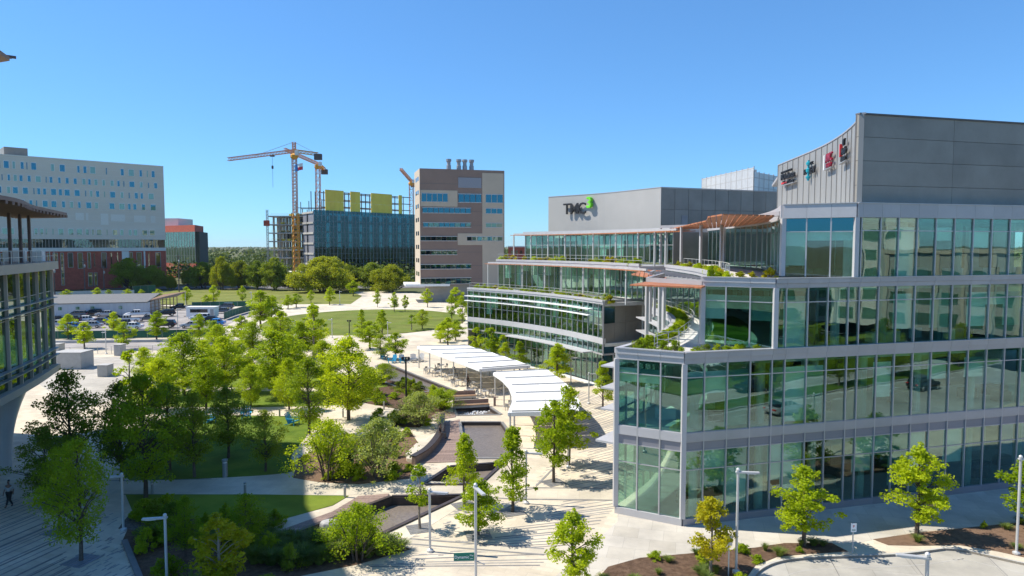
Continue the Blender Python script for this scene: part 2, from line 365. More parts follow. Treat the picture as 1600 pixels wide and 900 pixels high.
# pools cut out of the plaza block
POOLS = {
 'a': pxpoly([(465, 833), (612, 777), (722, 775), (592, 836)]),
 'b': pxpoly([(664, 757), (704, 730), (784, 724), (748, 757)]),
 'c': pxpoly([(720, 660), (783, 660), (793, 674), (798, 692), (793, 716), (728, 716)]),
 'd': pxpoly([(710, 637), (764, 636), (782, 648), (715, 649)]),
 'e': pxpoly([(588, 572), (606, 569), (655, 589), (716, 613), (640, 612), (604, 598)]),
}
KERB = [(1170, 912), (1192, 888), (1228, 875), (1290, 870), (1400, 866), (1468, 858), (1478, 857), (1510, 860), (1550, 869), (1600, 880), (1680, 897)]
kpts = [tuple(p) for p in catmull(pxpoly(KERB), 5)]
plaza_poly = [(PX0, 25), (7.5, 25), (9.0, 33)] + kpts + [(PX1, kpts[-1][1]), (PX1, PY1), (PX0, PY1)]
po = MB().prism(plaza_poly, -1.2, 0).build('plaza', 'cream')
for k, pl in POOLS.items():
    c = MB().prism(pl, -1.5, .5).build('cutter', 'cream')
    md = po.modifiers.new('cut', 'BOOLEAN'); md.operation = 'DIFFERENCE'; md.object = c; md.solver = 'EXACT'
bpy.context.view_layer.update()
me = bpy.data.meshes.new_from_object(po.evaluated_get(bpy.context.evaluated_depsgraph_get()))
po.modifiers.clear(); po.data = me
for o in [o for o in COL.objects if o.name.startswith('cutter')]: bpy.data.objects.remove(o)
struct(po)
road_poly = [(PX0, PY0), (PX0, 25), (7.5, 25), (9.0, 33)] + kpts + [(PX1, kpts[-1][1]), (PX1, PY0)]
road = struct(MB().sheet(road_poly, -.13).build('road', 'roadc'))
kl = [(PX0, 25), (7.5, 25), (9.0, 33)] + kpts + [(PX1, kpts[-1][1])]
kerb = band(kl, -.16, .0, -.14, .012).build('kerb', 'kerb', road)
# joints in the concrete road and a gutter line
for t in np.arange(12, 70, 4.5): piece('road_joint', (t, 31, -.127), (.03, 16, .004), 'joint', road, -.22)
for d_ in (1.1, 5.2): band(kpts, d_, d_+.05, -.13, -.125).build('gutter_line', 'kerb', road)

def layer(name, pts, mn, z=.006, sm=0, parent=None, world=False):
    p = pts if world else pxpoly(pts)
    if sm: p = smooth_poly(p, sm)
    o = MB().prism(p, -.1, z).build(name, mn, parent)
    return struct(o) if parent is None else o
layer('lot_road', [(20, 546), (20, 532), (345, 529), (420, 531), (430, 545), (300, 548)], 'lotc', .004)
layer('side_terrace', [(60, 600), (84, 560), (250, 556), (330, 566), (240, 608), (120, 640)], 'walk', .005)
# building forecourt pavement and beds by the road
walkpoly = [G2(855, 912), G2(965, 815), (6.9, 43.7), (10.8, 41.6), (42, 50), (60, 54.9), (60, 50)] + pxpoly([(1640, 812), (1440, 830), (1366, 843), (1330, 851), (1220, 848), (1180, 857), (1000, 876), (938, 893), (915, 912)])
layer('pavement', walkpoly, 'walk', .008, world=True)
BEDS = {
 'bed_a': pxpoly([(925, 915), (950, 886), (1000, 872), (1090, 864), (1180, 856), (1225, 849), (1300, 849), (1325, 862), (1260, 866), (1215, 870), (1180, 884), (1160, 912)]),
 'bed_b': pxpoly([(1364, 843), (1440, 832), (1640, 812), (1690, 830), (1690, 880), (1600, 871), (1560, 862), (1500, 852), (1430, 853), (1388, 852)]),
 'bed_c': pxpoly([(190, 848), (212, 800), (330, 814), (435, 812), (418, 840), (600, 846), (643, 858), (560, 882), (470, 900), (400, 960), (235, 960)]),
 'bed_d': pxpoly([(458, 747), (466, 716), (520, 690), (640, 672), (652, 690), (648, 716), (640, 748), (560, 757), (500, 754)]),
 'bed_e': pxpoly([(520, 620), (585, 590), (640, 600), (700, 622), (696, 640), (655, 668), (610, 668), (625, 640), (560, 628)]),
 'bed_f': pxpoly([(185, 826), (205, 800), (240, 806), (236, 832)]),
}
for k, p in BEDS.items(): layer('planting_bed', p, 'mulch' if k != 'bed_f' else 'stones', .022 if k != 'bed_f' else .03, world=True)
for k in ('bed_c',):
    p = BEDS[k]; e = [p[0], p[1]]
    band([p[-1], p[0]], 0, .3, -.1, .16).build('bed_kerb', 'stonekerb', kerb)
# lawns
LAWNS = [
 ([(262, 652), (420, 650), (500, 654), (486, 672), (468, 695), (455, 714), (462, 733), (430, 741), (330, 747), (235, 750), (195, 744), (200, 690)], 3),
 ([(196, 773), (400, 773), (545, 775), (520, 790), (436, 813), (330, 815), (208, 801)], 0),
 ([(205, 614), (330, 612), (500, 612), (590, 622), (560, 630), (480, 635), (225, 635)], 2),
 ([(318, 603), (352, 580), (420, 570), (520, 584), (600, 600), (590, 606), (500, 606)], 3)]
for pts, sm in LAWNS: layer('lawn', pts, 'lawn', .03, sm)
# pale plain paving bands crossing the striped paving
for pts in ([(170, 752), (330, 749), (450, 740), (560, 757), (650, 750), (820, 763), (966, 764), (966, 781), (800, 779), (640, 768), (540, 774), (170, 772)],
            [(640, 842), (700, 851), (850, 857), (900, 852), (893, 859), (850, 866), (700, 860), (600, 846)],
            [(600, 838), (724, 779), (735, 782), (640, 842)]):
    layer('paving_band', pts, 'cream_light', .012)
for (a, b) in (((640, 768), (800, 780)), ((800, 780), (966, 782)), ((640, 842), (850, 857.5)), ((600, 847), (850, 867)), ((820, 762), (966, 763.5)), ((745, 822), (822, 776)), ((838, 759), (884, 712)), ((170, 751.5), (330, 748.5)), ((190, 772.5), (540, 774.5))):
    seg('paving_strip', G2(*a), G2(*b), -.05, .017, .16, 'strip', po)
# dark strips fanning over the plaza towards the glass building
FC = Vector((-19.2, 36.1)); th = 1.0
re_t = [(0, 20.5), (3, 21.7), (16.7, 26.9), (25, 31), (35, 40), (45, 47.5), (55, 52), (63, 55), (72, 62)]
while th < 70:
    r0 = 10.5 + .55*th + random.uniform(-.6, 2.6); r1 = np.interp(th, [q[0] for q in re_t], [q[1] for q in re_t]) - random.uniform(.1, .5)
    d = Vector((math.cos(R(th)), math.sin(R(th)))); seg('paving_strip', FC+d*r0, FC+d*r1, -.05, .006, random.choice((.09, .09, .13)), 'strip', po)
    th += random.choice((.75, 1.05, 1.3, 1.6))*20/(r0+4)
# parallel strips on the shaded left side
d = Vector((math.cos(R(74)), math.sin(R(74))))
for k in range(30):
    t = k/29; e = Vector(G2(118 - 62*t + random.uniform(-7, 7), 905 - 112*t**.9)); seg('paving_strip', e - d*17 + Vector((0, 0)), e, -.05, .006, random.choice((.08, .11, .13)), 'strip', po)
for k in range(12):
    e = Vector(G2(52 - 6.5*k + random.uniform(-3, 3), 788 - 2*k)); seg('paving_strip', e - d*17, e, -.05, .006, random.choice((.08, .12)), 'strip', po)
# dashes of permeable paving
dm = MB(); zones = [pxpoly([(610, 838), (735, 783), (835, 783), (745, 848)]), pxpoly([(835, 757), (868, 715), (905, 715), (880, 757)]), pxpoly([(105, 810), (178, 800), (232, 905), (130, 905)]), pxpoly([(590, 880), (660, 862), (720, 870), (640, 900), (560, 905)])]
for zi, z_ in enumerate(zones):
    x0, x1 = min(p[0] for p in z_), max(p[0] for p in z_); y0, y1 = min(p[1] for p in z_), max(p[1] for p in z_)
    for _ in range(int((x1-x0)*(y1-y0)*3.0)):
        p = (random.uniform(x0, x1), random.uniform(y0, y1))
        if inside(p, z_): a = R(74) if zi == 2 else math.atan2(p[1]-FC.y, p[0]-FC.x); dm.box((*p, -.02), (random.choice((.3, .45)), .09, .054), a)
dm.build('paving_dash', 'strip', po)['kind'] = 'stuff'
# tree grates
# pools: lining, water, copings
for k, pl in POOLS.items():
    zb = {'a': -.55, 'b': -.45, 'c': -.28, 'd': -.3, 'e': -.3}[k]
    root = empty('reflecting_pool', (*Vector(pl[0]).to_tuple(), 0), {'a': 'dark water pool with pointed end beside the lowest timber deck', 'b': 'small black walled pool between two pale walkways', 'c': 'wide rippling grey pool with rounded side beside curved timber deck',
        'd': 'short frothing fountain basin below a timber topped bench', 'e': 'narrow triangular pool edged by a broad sloping grey kerb'}[k], 'pool')
    n_ = len(pl)
    ar = sum(pl[i][0]*pl[(i+1) % n_][1]-pl[(i+1) % n_][0]*pl[i][1] for i in range(n_)); P = pl if ar > 0 else pl[::-1]
    MB().sheet(P, zb).build('water', 'wetstone', root)
    for i in range(n_):
        a, b = P[i], P[(i+1) % n_]
        seg('wall', a, b, zb-.2, .004, .1, 'darkwall', root, -.052)
        seg('coping', a, b, -.06, .10 if k in 'ab' else .07, .28, 'stonekerb' if k in 'cde' else 'darkwall', root, .10)
    if k == 'd':
        fm = MB()
        for _ in range(70):
            t = random.random(); q = Vector(P[0]).lerp(Vector(P[2]), .2+.6*t); fm.lathe([(.10, 0), (.07, .06), (.02, .10)], (q.x+random.uniform(-.9, .9), q.y+random.uniform(-.25, .25), zb), 6)
        fm.build('foam', 'foam', root)
def planks(name, pts, ang, wd, label, z=.05):
    poly = pxpoly(pts); c = Vector((sum(p[0] for p in poly)/len(poly), sum(p[1] for p in poly)/len(poly)))
    root = struct(empty(name, (c.x, c.y, 0), None, None)); d = Vector((math.cos(R(ang)), math.sin(R(ang)))); nn = Vector((-d.y, d.x)); k = -15.
    while k < 15:
        q = clip_half(clip_half(poly, c+nn*(k+.012), nn), c+nn*(k+wd-.012), -nn)
        if len(q) > 2: MB().prism(q, -.05, z + random.uniform(-.003, .003)).build('plank', 'deck', root)
        k += wd
planks('deck', [(414, 838), (520, 800), (560, 776), (608, 772), (604, 780), (462, 833), (462, 838)], 2, .32, '')
planks('deck', [(654, 724), (676, 700), (690, 662), (718, 656), (724, 690), (716, 722)], 5, .32, '')
planks('deck', [(672, 652), (690, 642), (712, 645), (712, 652), (688, 656)], 5, .32, '')
# ------------------------------------------------ north: lot, round lawn, walks, streets
def ell(cx, cy, rx, ry, n=48): return [(cx+rx*math.cos(2*math.pi*i/n), cy+ry*math.sin(2*math.pi*i/n)) for i in range(n)]
layer('north_walk', [(-62, 133.2), (40, 133.2), (40, 235), (-20, 240), (-48, 262), (-66, 262), (-52, 215), (-75, 205), (-75, 170)], 'cream_light', -.12, world=True)
layer('round_lawn', ell(-34, 160, 23, 27.5), 'meadow', .01, world=True)
layer('ring_walk', ell(-36, 158, 30, 33), 'cream_light', -.09, world=True)
layer('north_lawn', pxpoly([(150, 470), (235, 462), (275, 453), (545, 454), (566, 462), (548, 474.5), (285, 476)]), 'meadow', -.06, world=True)
layer('north_path', pxpoly([(230, 476.5), (550, 475), (700, 478), (700, 484), (560, 482.5), (400, 482), (300, 480)]), 'cream_light', -.05, world=True)
layer('parking_lot', pxpoly([(-40, 496), (230, 490), (285, 480), (350, 477), (392, 485), (402, 500), (330, 517), (-40, 519)]), 'lotc', -.08, world=True)
layer('street', [(-260, 268), (140, 300), (140, 318), (-260, 288)], 'asphalt', -.07, world=True)
layer('lot_walk', pxpoly([(330, 518), (372, 500), (420, 487), (440, 500), (420, 515), (400, 530)]), 'cream_light', -.04, world=True)
# land across the street, mirrored in the glass front
layer('verge', [(-90, 8), (175, 8), (175, 14), (-90, 14)], 'lawn', .0, world=True)
layer('far_lot', [(-90, -75), (175, -75), (175, 8), (-90, 8)], 'lotc', -.1, world=True)
layer('cross_street', [(90, 14), (175, 14), (175, 40), (90, 40)], 'roadc', -.1, world=True)
for x0, y_, x1 in ((20, -8, 110), (30, -26, 120), (50, -44, 130)): layer('lot_island', [(x0, y_), (x1, y_), (x1, y_+3.4), (x0, y_+3.4)], 'lawn', .02, world=True)
lines = struct(empty('lot_marking', (0, 0, -.1), None, None))
for i in range(32):
    for y_ in (2, -15): piece('painted_line', (20+i*2.8, y_, -.094), (.12, 5, .008), 'white', lines)
layer('road_island', [(36, 18.6), (95, 18.6), (97, 20), (95, 21.4), (36, 21.4), (34, 20)], 'lawn', .04, world=True)
layer('island_kerb', [(35.8, 18.3), (95.2, 18.3), (97.4, 20), (95.2, 21.7), (35.8, 21.7), (33.6, 20)], 'kerb', .0, world=True)
lanes = struct(empty('lane_marking', (40, 24, -.13), None, None))
for i in range(16): piece('painted_line', (32+i*4, 24, -.124), (1.8, .12, .008), 'white', lanes)
for y_ in (14.6, 17.8, 22.2): piece('painted_line', (62, y_, -.124), (60, .12, .008), 'white', lanes)
# ================================================================ glass office building (near wing)
U = Vector((.966, .259)); C1 = Vector((10.65, 41.8)); D = Vector((-.878, .479))
def on_front(px):                      # place on the front facade line under a pixel column
    k = (px-800)/F; t = (k*C1.y-C1.x)/(U.x-k*U.y); return t
NB = empty('glass_office_building', (C1.x, C1.y, 0), 'stepped glass office building with grey metal bands and windowless top storey', 'building')
fx = [1078, 1103, 1139, 1175, 1209, 1229, 1263, 1294, 1326, 1343, 1373, 1401, 1430, 1459, 1488, 1517, 1546, 1574]
ft = [0.] + [on_front(p) for p in fx[1:]]
while ft[-1] < 33: ft.append(ft[-1]+1.52)
T3, T4 = on_front(1213), on_front(1336)
E2 = C1 + D*4.40; C3 = C1 + U*T3; E3 = C3 + D*4.6; C4 = C1 + U*T4; E4 = C4 + D*4.5
arc2 = catmull([(14.9, 75.5), (15.3, 66.4), (13.9, 58.7), (10.6, 50.0), (8.5, 46.4), tuple(E2)], 6)
arc3 = catmull([(17.2, 76), (17.3, 68), (16.9, 60.7), (15.3, 52), tuple(E3)], 6)
arc4 = catmull([(24.7, 86), (23.9, 76), (22.4, 62), (20.6, 53.5), tuple(E4)], 6)
def frontpts(t0): return [C1 + U*t0] + [C1 + U*t for t in ft if t > t0 + .3]
def gl(*a): return lambda: random.choice(a)
gA = gl('glass', 'glass', 'glass', 'glass_dark'); gB = gl('glass_dark', 'glass')
FEND = C1 + U*ft[-1]
LV = [  # corner, left end, arc, t0, rows, fascia (z0, z1)
 (C1, E2, arc2, 0., [(.45, 3.5, gA), (3.5, 4.7, gA), (4.7, 5.3, 'louver'), (5.88, 9.33, gA), (9.33, 10.2, gB)], [(5.3, 5.88), (10.2, 10.56), (10.56, 10.92)], 10.9),
 (C3, E3, arc3, T3, [(10.92, 13.87, gA), (13.87, 14.8, gB)], [(14.8, 15.1), (15.1, 15.42)], 15.4),
 (C4, E4, arc4, T4, [(15.42, 18.5, gA), (18.5, 19.36, gB)], [(19.36, 20.3)], 20.3)]
for li, (C, E, arc, t0, rows, fas, ztop) in enumerate(LV):
    fp = frontpts(t0); cp = resample([E, C], n=3); ap = resample(arc, 1.5)
    facade(NB, fp, rows); 
    crow = rows if li < 2 else [(15.42, 18.45, 'glass_clear'), (18.45, 19.36, 'glass_blue')]
    facade(NB, cp, crow, mull=.09); facade(NB, resample(arc, 2.3) if li else ap, rows, trans=False, mull=.06 if li else .07, depth=.08 if li else .14)
    for q in (C, E): piece('corner_post', (q.x, q.y, (rows[0][0]+rows[-1][1])/2), (.30, .30, rows[-1][1]-rows[0][0]), 'alum_light', NB, .1)
    zf = fas[0][0]
    for fi, (a, b) in enumerate(fas):
        o_ = .10 + (.07 if fi == len(fas)-1 else 0)
        for pts in (fp, cp):
            for i in range(0, len(pts)-1):
                p, q = pts[i], pts[i+1]; dd = (q-p).normalized()*.006
                if i == 0 and pts is fp: p = p - dd*8
                seg('fascia_panel', p+dd, q-dd, a+.006, b-.006, .30, 'alum' if pts is fp else 'alum_light', NB, o_-.15)
        band(ap, -.2, o_, a, b).build('fascia_band', 'alum_light', NB)
    for pts in (fp, cp): 
        for p, q in zip(pts, pts[1:]): seg('fascia_cap', p, q, fas[-1][1]-.01, fas[-1][1]+.035, .42, 'mullion', NB, .02)
    # floor plates and rooms behind the glass
    outl = [tuple(v) for v in offs(ap, -.12)] + [tuple(v) for v in offs(cp, -.12)][1:] + [tuple(v) for v in offs(fp, -.12)][1:] + [(58, 75), (34, 92)]
    zz = ([(0.02, .05), (5.0, 5.85), (10.0, 10.62)] if li == 0 else [(14.6, 15.12)] if li == 1 else [(19.1, 20.0)])
    for a, b in zz: MB().prism(outl, a, b).build('floor_plate', 'lobby_floor' if b < 1 else 'interior' if b != zz[-1][1] else 'terrace', NB)
    back = offs(ap, -7.0)[:-3] + offs(fp, -7.5)[4:]
    lo = rows[0][0]-.4
    for (za, zb_) in ([(0.05, 5.0), (5.85, 10.0)] if li == 0 else [(10.62, 14.6)] if li == 1 else [(15.12, 19.1)]):
        for p, q in zip(back, back[1:]):
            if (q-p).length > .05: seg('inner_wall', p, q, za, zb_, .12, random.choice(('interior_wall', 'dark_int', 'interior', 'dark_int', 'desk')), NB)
        for i, p in enumerate(offs(fp, -1.1)):
            if i % 3 == 1: MB().tube([(p.x, p.y, za), (p.x, p.y, zb_)], .28, 12).build('column', 'interior', NB)
        fi_ = offs(fp, -.2)
        for i in range(len(fi_)-1):
            r_ = random.random()
            if r_ < .48: h = random.choice((.9, 1.4, 2.4, 3.6, 3.6)); seg('roller_blind', fi_[i], fi_[i+1], zb_-h-.35, zb_-.35, .02, 'blind', NB)
            if i < 3 and random.random() < .75: h = random.choice((.9, 1.6, 2.6)); ci_ = offs(cp, -.2); seg('roller_blind', ci_[i], ci_[i+1], zb_-h-.35, zb_-.35, .02, 'blind', NB)
            if random.random() < .45:
                c_ = (fi_[i]+fi_[i+1])/2 + Vector((-.259, .966))*random.uniform(1.2, 4); piece('desk', (c_.x, c_.y, za+.38), (1.2, .7, .75), random.choice(('desk', 'dark_int', 'white')), NB, .26)
# base plinth
for pts in (frontpts(0.), [E2, C1]):
    for p, q in zip(pts, pts[1:]): seg('plinth', p, q, -.05, .45, .34, 'louver' if len(pts) > 2 else 'alum_light', NB, -.02)
# sunshade blades round the plaza side
for z in (9.55, 8.1, 6.7): band(resample(arc2, 1.5), .1, 1.15, z, z+.10).build('sunshade', 'alum_light', NB)
band(resample(arc2, 1.5), .1, 1.5, 4.5, 4.64).build('sunshade', 'alum_light', NB)
# windowless top storey
pw = catmull([(28.6, 74), (27.3, 62), (26.0, 55), (24.3, 49), (22.75, 45.35)], 8)
PEND = C1 + U*44 + Vector((-.1, .37)); PF0 = Vector((22.75, 45.35))
band(pw, -.3, 0, 20.0, 26.1).build('curved_wall', 'corrug', NB)
for p, q in zip(*[iter(resample(pw, n=34))]*2): piece('standing_seam', (p.x, p.y, 23.05), (.06, .12, 6.1), 'corrug', NB, math.atan2((q-p).y, (q-p).x))
nc = 4
for r_, (za, zb_) in enumerate(((20.2, 21.5), (21.5, 23.1), (23.1, 24.65), (24.65, 26.1))):
    for i in range(nc):
        a = PF0.lerp(PEND, i/nc); b = PF0.lerp(PEND, (i+1)/nc); dd = (b-a).normalized()*.012
        seg('wall_panel', a+dd, b-dd, za+.012, zb_-.012, .2, 'greypanel', NB, -.1)
seg('wall_backing', PF0, PEND, 20.1, 26.08, .1, 'joint', NB, -.26)
MB().prism([tuple(v) for v in offs(pw, -.3)] + [tuple(PF0+Vector((.2, .3))), tuple(PEND+Vector((0, .3))), (58, 80), (34, 90)], 25.2, 25.5).build('roof', 'roofgrey', NB)
band(pw, -.4, .06, 26.1, 26.2).build('parapet_cap', 'alum', NB); seg('parapet_cap', PF0, PEND, 26.1, 26.2, .42, 'joint', NB, -.13)
# ---- wall signs on the curved wall (lettering too blurred to read fully)
def wall_at(px):
    for a, b in zip(pw, pw[1:]):
        ka, kb = a.x/a.y*F+800, b.x/b.y*F+800
        if (ka-px)*(kb-px) <= 0: t = (px-ka)/(kb-ka); return a.lerp(b, t), (b-a).normalized()
def sign(px, py, off=.28):
    p, d = wall_at(px); nrm = Vector((d.y, -d.x)); z = at(px, py, p.y).z; q = p + nrm*off
    return Vector((q.x, q.y, z)), d
def sgn(name, px, py, label): p, d = sign(px, py); return empty(name, p, label, 'sign', None), p, d
KS = .74
def lett(root, p, d, dx, dz, txt, sz, mn, nm='lettering'):
    dx, dz, sz = dx*KS, dz*KS, sz*KS; return text_mesh(txt, sz, .07, mn, nm, root, wall_mtx(p + Vector((d.x*dx, d.y*dx, dz)), d))
def sbar(root, p, d, dx, dz, l, h, mn, nm='bar', th=.12):
    dx, dz, l, h = dx*KS, dz*KS, l*KS, h*KS; return piece(nm, p + Vector((d.x*dx, d.y*dx, dz)), (l, th, h), mn, root, math.atan2(d.y, d.x))
s, p, d = sgn('wall_sign', 1231.5, 276, 'black lettered wall sign with a red bar low on its left')
lett(s, p, d, -.6, .78, 'THE UNIVERSITY OF TEXAS', .40, 'black'); lett(s, p, d, .1, .12, 'MDAnderson', 1.15, 'black'); lett(s, p, d, .55, -.72, 'Cancer Center', .8, 'black')
sbar(s, p, d, -1.35, -.72, 2.6, .22, 'red'); sbar(s, p, d, .6, -1.05, 5.4, .10, 'steel', 'mounting_rail', .3)
s, p, d = sgn('wall_sign', 1265, 266, 'dark wall sign with a tall turquoise emblem through its lettering')
lett(s, p, d, -1.35, -.1, 'HO', .95, 'black'); lett(s, p, d, 1.25, -.12, 'TEN', 1.15, 'black'); lett(s, p, d, 1.1, .75, 'UTC', .5, 'black')
for dz, h in ((.85, .55), (.0, .7), (-.85, .45)): o = MB().lathe([(.05, -h/2*KS), (.2, -h/4*KS), (.22, h/4*KS), (.05, h/2*KS)], (0, 0, 0), 10).build('emblem', 'teal', s, loc=p + Vector((d.x*-.22, d.y*-.22, dz*KS)))
sbar(s, p, d, -.3, 0, .28, 2.5, 'teal', 'emblem', .14)
s, p, d = sgn('wall_sign', 1296, 249.5, 'maroon lettered wall sign with a white upright shield at its end')
sbar(s, p, d, -1.75, -.15, .36, 1.75, 'white', 'shield', .2); lett(s, p, d, .1, .22, 'AMC', 1.35, 'maroon'); lett(s, p, d, .1, -.6, 'HEALTH', .62, 'maroon'); sbar(s, p, d, .1, -1.0, 3.3, .08, 'steel', 'mounting_rail', .3)
s, p, d = sgn('wall_sign', 1319, 236, 'black wall sign with a red upright stroke next to the building corner')
sbar(s, p, d, -1.5, .25, .35, 1.3, 'red', 'stroke', .2); lett(s, p, d, .15, .85, 'UT', .9, 'black'); lett(s, p, d, .3, .0, 'Health', .95, 'black'); lett(s, p, d, .1, -.7, 'Houston', .75, 'black'); sbar(s, p, d, .2, -1.15, 3.4, .08, 'steel', 'mounting_rail', .3)

# ---- terraces: pergolas, rails, hedges
def pergola(label, poly, z, cols, zb, header, slat_dir):
    c = Vector((sum(p[0] for p in poly)/len(poly), sum(p[1] for p in poly)/len(poly)))
    root = empty('pergola', (c.x, c.y, zb), label, 'pergola', None)
    d = Vector(slat_dir).normalized(); n_ = Vector((-d.y, d.x)); k = -22.
    while k < 22:
        q = clip_half(clip_half(poly, c+n_*k, n_), c+n_*(k+.34), -n_)
        if len(q) > 2: MB().prism(q, z-.10, z).build('slat', 'terracotta', root)
        k += .40
    for (x, y) in cols: piece('post', (x, y, (zb+z)/2), (.22, .22, z-zb), 'alum_light', root, .3)
    for a, b in header: seg('beam', a, b, z+.01, z+.32, .22, 'alum', root)
    return root
up = [G2(x, y, 19.6) for x, y in ((1046, 357.5), (1104, 344), (1106, 338), (1130, 334), (1210, 336), (1198, 346), (1160, 351.5), (1105, 356))]
pc = [G2(1126, 418, 15.4), G2(1131, 414, 15.4), (18.2, 66), (18.3, 74), (17.8, 82)]
pergola('terracotta slatted pergola over the upper corner terrace', up, 19.6, pc, 15.3, [(pc[0], tuple(E4+Vector((.2, 1)))), (pc[1], pc[4])], (.3, 1))
lowp = [(9.9, 50.4), (13.2, 46.2), (12.2, 43.9), (8.1, 46.9)]
pergola('terracotta slatted pergola over the lower corner terrace', lowp, 14.85, [(9.95, 50.2), (11.5, 53), (12.4, 55.5), (13, 58.5)], 10.6, [((9.95, 50.2), tuple(E3)), ((9.95, 50.2), (13, 58.5))], (1, -1.3))
pergola('small terracotta pergola at the inner end of the lower terrace', [G2(986, 428, 14.85), G2(1000, 424, 14.85), G2(1042, 434, 14.85), G2(1034, 438, 14.85), G2(1010, 432, 14.85)], 14.85, [(12.6, 62), (13.8, 66)], 10.6, [((12.6, 62), (13.8, 66))], (.2, 1))
rr = [G2(1000, 424, 14.6), G2(1046, 413, 14.6), G2(1075, 419, 14.6), G2(1118, 430, 14.6), G2(1098, 438, 14.6), G2(1040, 432, 14.6)]
rt = MB().prism(rr, 14.45, 14.62).build('seam_roof', 'roofgrey', NB)
c_ = Vector(rr[0]).lerp(Vector(rr[3]), .5)
for k in np.arange(-14, 14, .9):
    q = clip_half(clip_half(rr, c_+Vector((0, k)), (0, 1)), c_+Vector((0, k+.12)), (0, -1))
    if len(q) > 2: MB().prism(q, 14.6, 14.72).build('roof_rib', 'roofgrey', NB)
def railing(pts, z, h=1.05, parent=NB, step=1.6):
    P = resample(pts, step); m = MB()
    for p in P: m.bar((p.x, p.y, z), (p.x, p.y, z+h), .04)
    for a, b in zip(P, P[1:]):
        for hh in (h, h*.5): m.bar((a.x, a.y, z+hh), (b.x, b.y, z+hh), .035)
    return m.build('railing', 'polewhite', parent)
railing(offs(arc2, -1.75)[:-4], 10.6, .95, NB, 2.6); railing([(9.9, 46.2), (12.2, 46.6), (12.6, 45.9)], 10.6); railing(offs(arc3, -1.2)[2:-2], 15.1); railing(offs(arc2, .2)[:5], 10.9)
MB().prism([tuple(v) for v in offs(arc2, -3.4)[6:18]] + [tuple(v) for v in offs(arc2, -6.2)[6:18]][::-1], 10.6, 10.68).build('terrace_lawn', 'lawn', NB)

# ================================================================ curved far wing
f2 = [(11.05, 81.9), (3.6, 95.8), (-7.05, 107.5)]
def circ(p, q, r):
    ax, ay = p; bx, by = q; cx, cy = r; dd = 2*(ax*(by-cy)+bx*(cy-ay)+cx*(ay-by))
    ux = ((ax*ax+ay*ay)*(by-cy)+(bx*bx+by*by)*(cy-ay)+(cx*cx+cy*cy)*(ay-by))/dd; uy = ((ax*ax+ay*ay)*(cx-bx)+(bx*bx+by*by)*(ax-cx)+(cx*cx+cy*cy)*(bx-ax))/dd
    return Vector((ux, uy)), math.hypot(ax-ux, ay-uy)
CC, RR = circ(*f2)
def arc_px(rad, pl, pr, step=1.25):          # arc of that radius between two pixel columns, far end first
    def hit(px):
        k = (px-800)/F; dv = Vector((k, 1)).normalized(); b = -dv.dot(CC); c = CC.length_squared-rad*rad; t = -b+math.sqrt(b*b-c); q = dv*t - CC; return math.atan2(q.y, q.x)
    a0, a1 = hit(pl), hit(pr); n_ = max(2, round(abs(a0-a1)*rad/step))
    return [CC + Vector((math.cos(a0+(a1-a0)*i/n_), math.sin(a0+(a1-a0)*i/n_)))*rad for i in range(n_+1)]
FW = empty('curved_office_wing', (11.05, 81.9, 0), 'concave office wing with long sunshade blades and stepped planted terraces', 'building')
a2 = arc_px(RR, 731, 944); side2 = [a2[-1], Vector((15.6, 85.3)), Vector((24, 91.5))]
facade(FW, a2, [(4.45, 5.6, gA), (6.3, 7.9, gB), (7.9, 9.5, gB), (9.5, 10.42, gB)], trans=True, mull=.06)
g1 = offs(a2, -1.4); facade(FW, g1, [(0, 2.6, gB), (2.6, 4.3, gB)], mull=.06)
for (za, zb_, o_) in ((5.6, 6.3, .12), (10.42, 10.7, .12), (10.7, 10.95, .22)): band(a2, -.3, o_, za, zb_).build('fascia_band', 'alum_light', FW)
for za, z2, o_ in ((9.62, 9.72, .85), (8.88, 8.98, .85)): band(a2[:-2], .05, o_, za, z2).build('sunshade', 'white', FW)
band(a2[8:-2], .05, 1.5, 4.28, 4.42).build('entrance_canopy', 'alum_light', FW); band(a2, -1.6, .1, 4.25, 4.45).build('soffit', 'alum', FW)
for k, (z0_, z1_) in enumerate(((.05, 2.6), (2.6, 5.4), (5.4, 8.1), (8.1, 10.4))):
    for p, q in zip(side2, side2[1:]):
        for i in range(3): seg('wall_panel', p.lerp(q, i/3)+(q-p).normalized()*.015, p.lerp(q, (i+1)/3)-(q-p).normalized()*.015, z0_+.015, z1_-.015, .16, 'greypanel' if not (i == 0 and p == side2[0] and k != 2) else 'glass_dark', FW, -.08)
for p, q in zip(side2, side2[1:]): seg('wall_backing', p, q, .03, 10.4, .1, 'joint', FW, -.24); seg('fascia_panel', p, q, 10.42, 10.95, .4, 'alum', FW, -.08)
a3 = arc_px(RR+4.6, 779, 1048); a4 = arc_px(RR+9.5, 821, 1052); s3 = arc_px(RR+2.9, 776, 1000); t4 = arc_px(RR+3.6, 797, 1046); t3 = arc_px(RR+.5, 757, 1000)
facade(FW, a3, [(10.95, 13.2, gB), (13.2, 14.6, gA)], mull=.07, trans=False); facade(FW, a4, [(15.3, 17.6, gB), (17.6, 19.2, gA)], mull=.07)
band(s3, -6, .1, 14.62, 15.12).build('terrace_slab', 'alum_light', FW); band(s3, -.12, .16, 15.1, 15.4).build('parapet', 'alum_light', FW)
band(a4, -6, .6, 19.2, 19.75).build('roof_band', 'alum_light', FW); band(a2, -6.5, -.1, 10.2, 10.62).build('terrace_slab', 'terrace', FW)
for A, z_ in ((a2, (0, .04)), (a2, (5.3, 5.7))): band(A, -9, -.2, *z_).build('floor_plate', 'interior', FW)
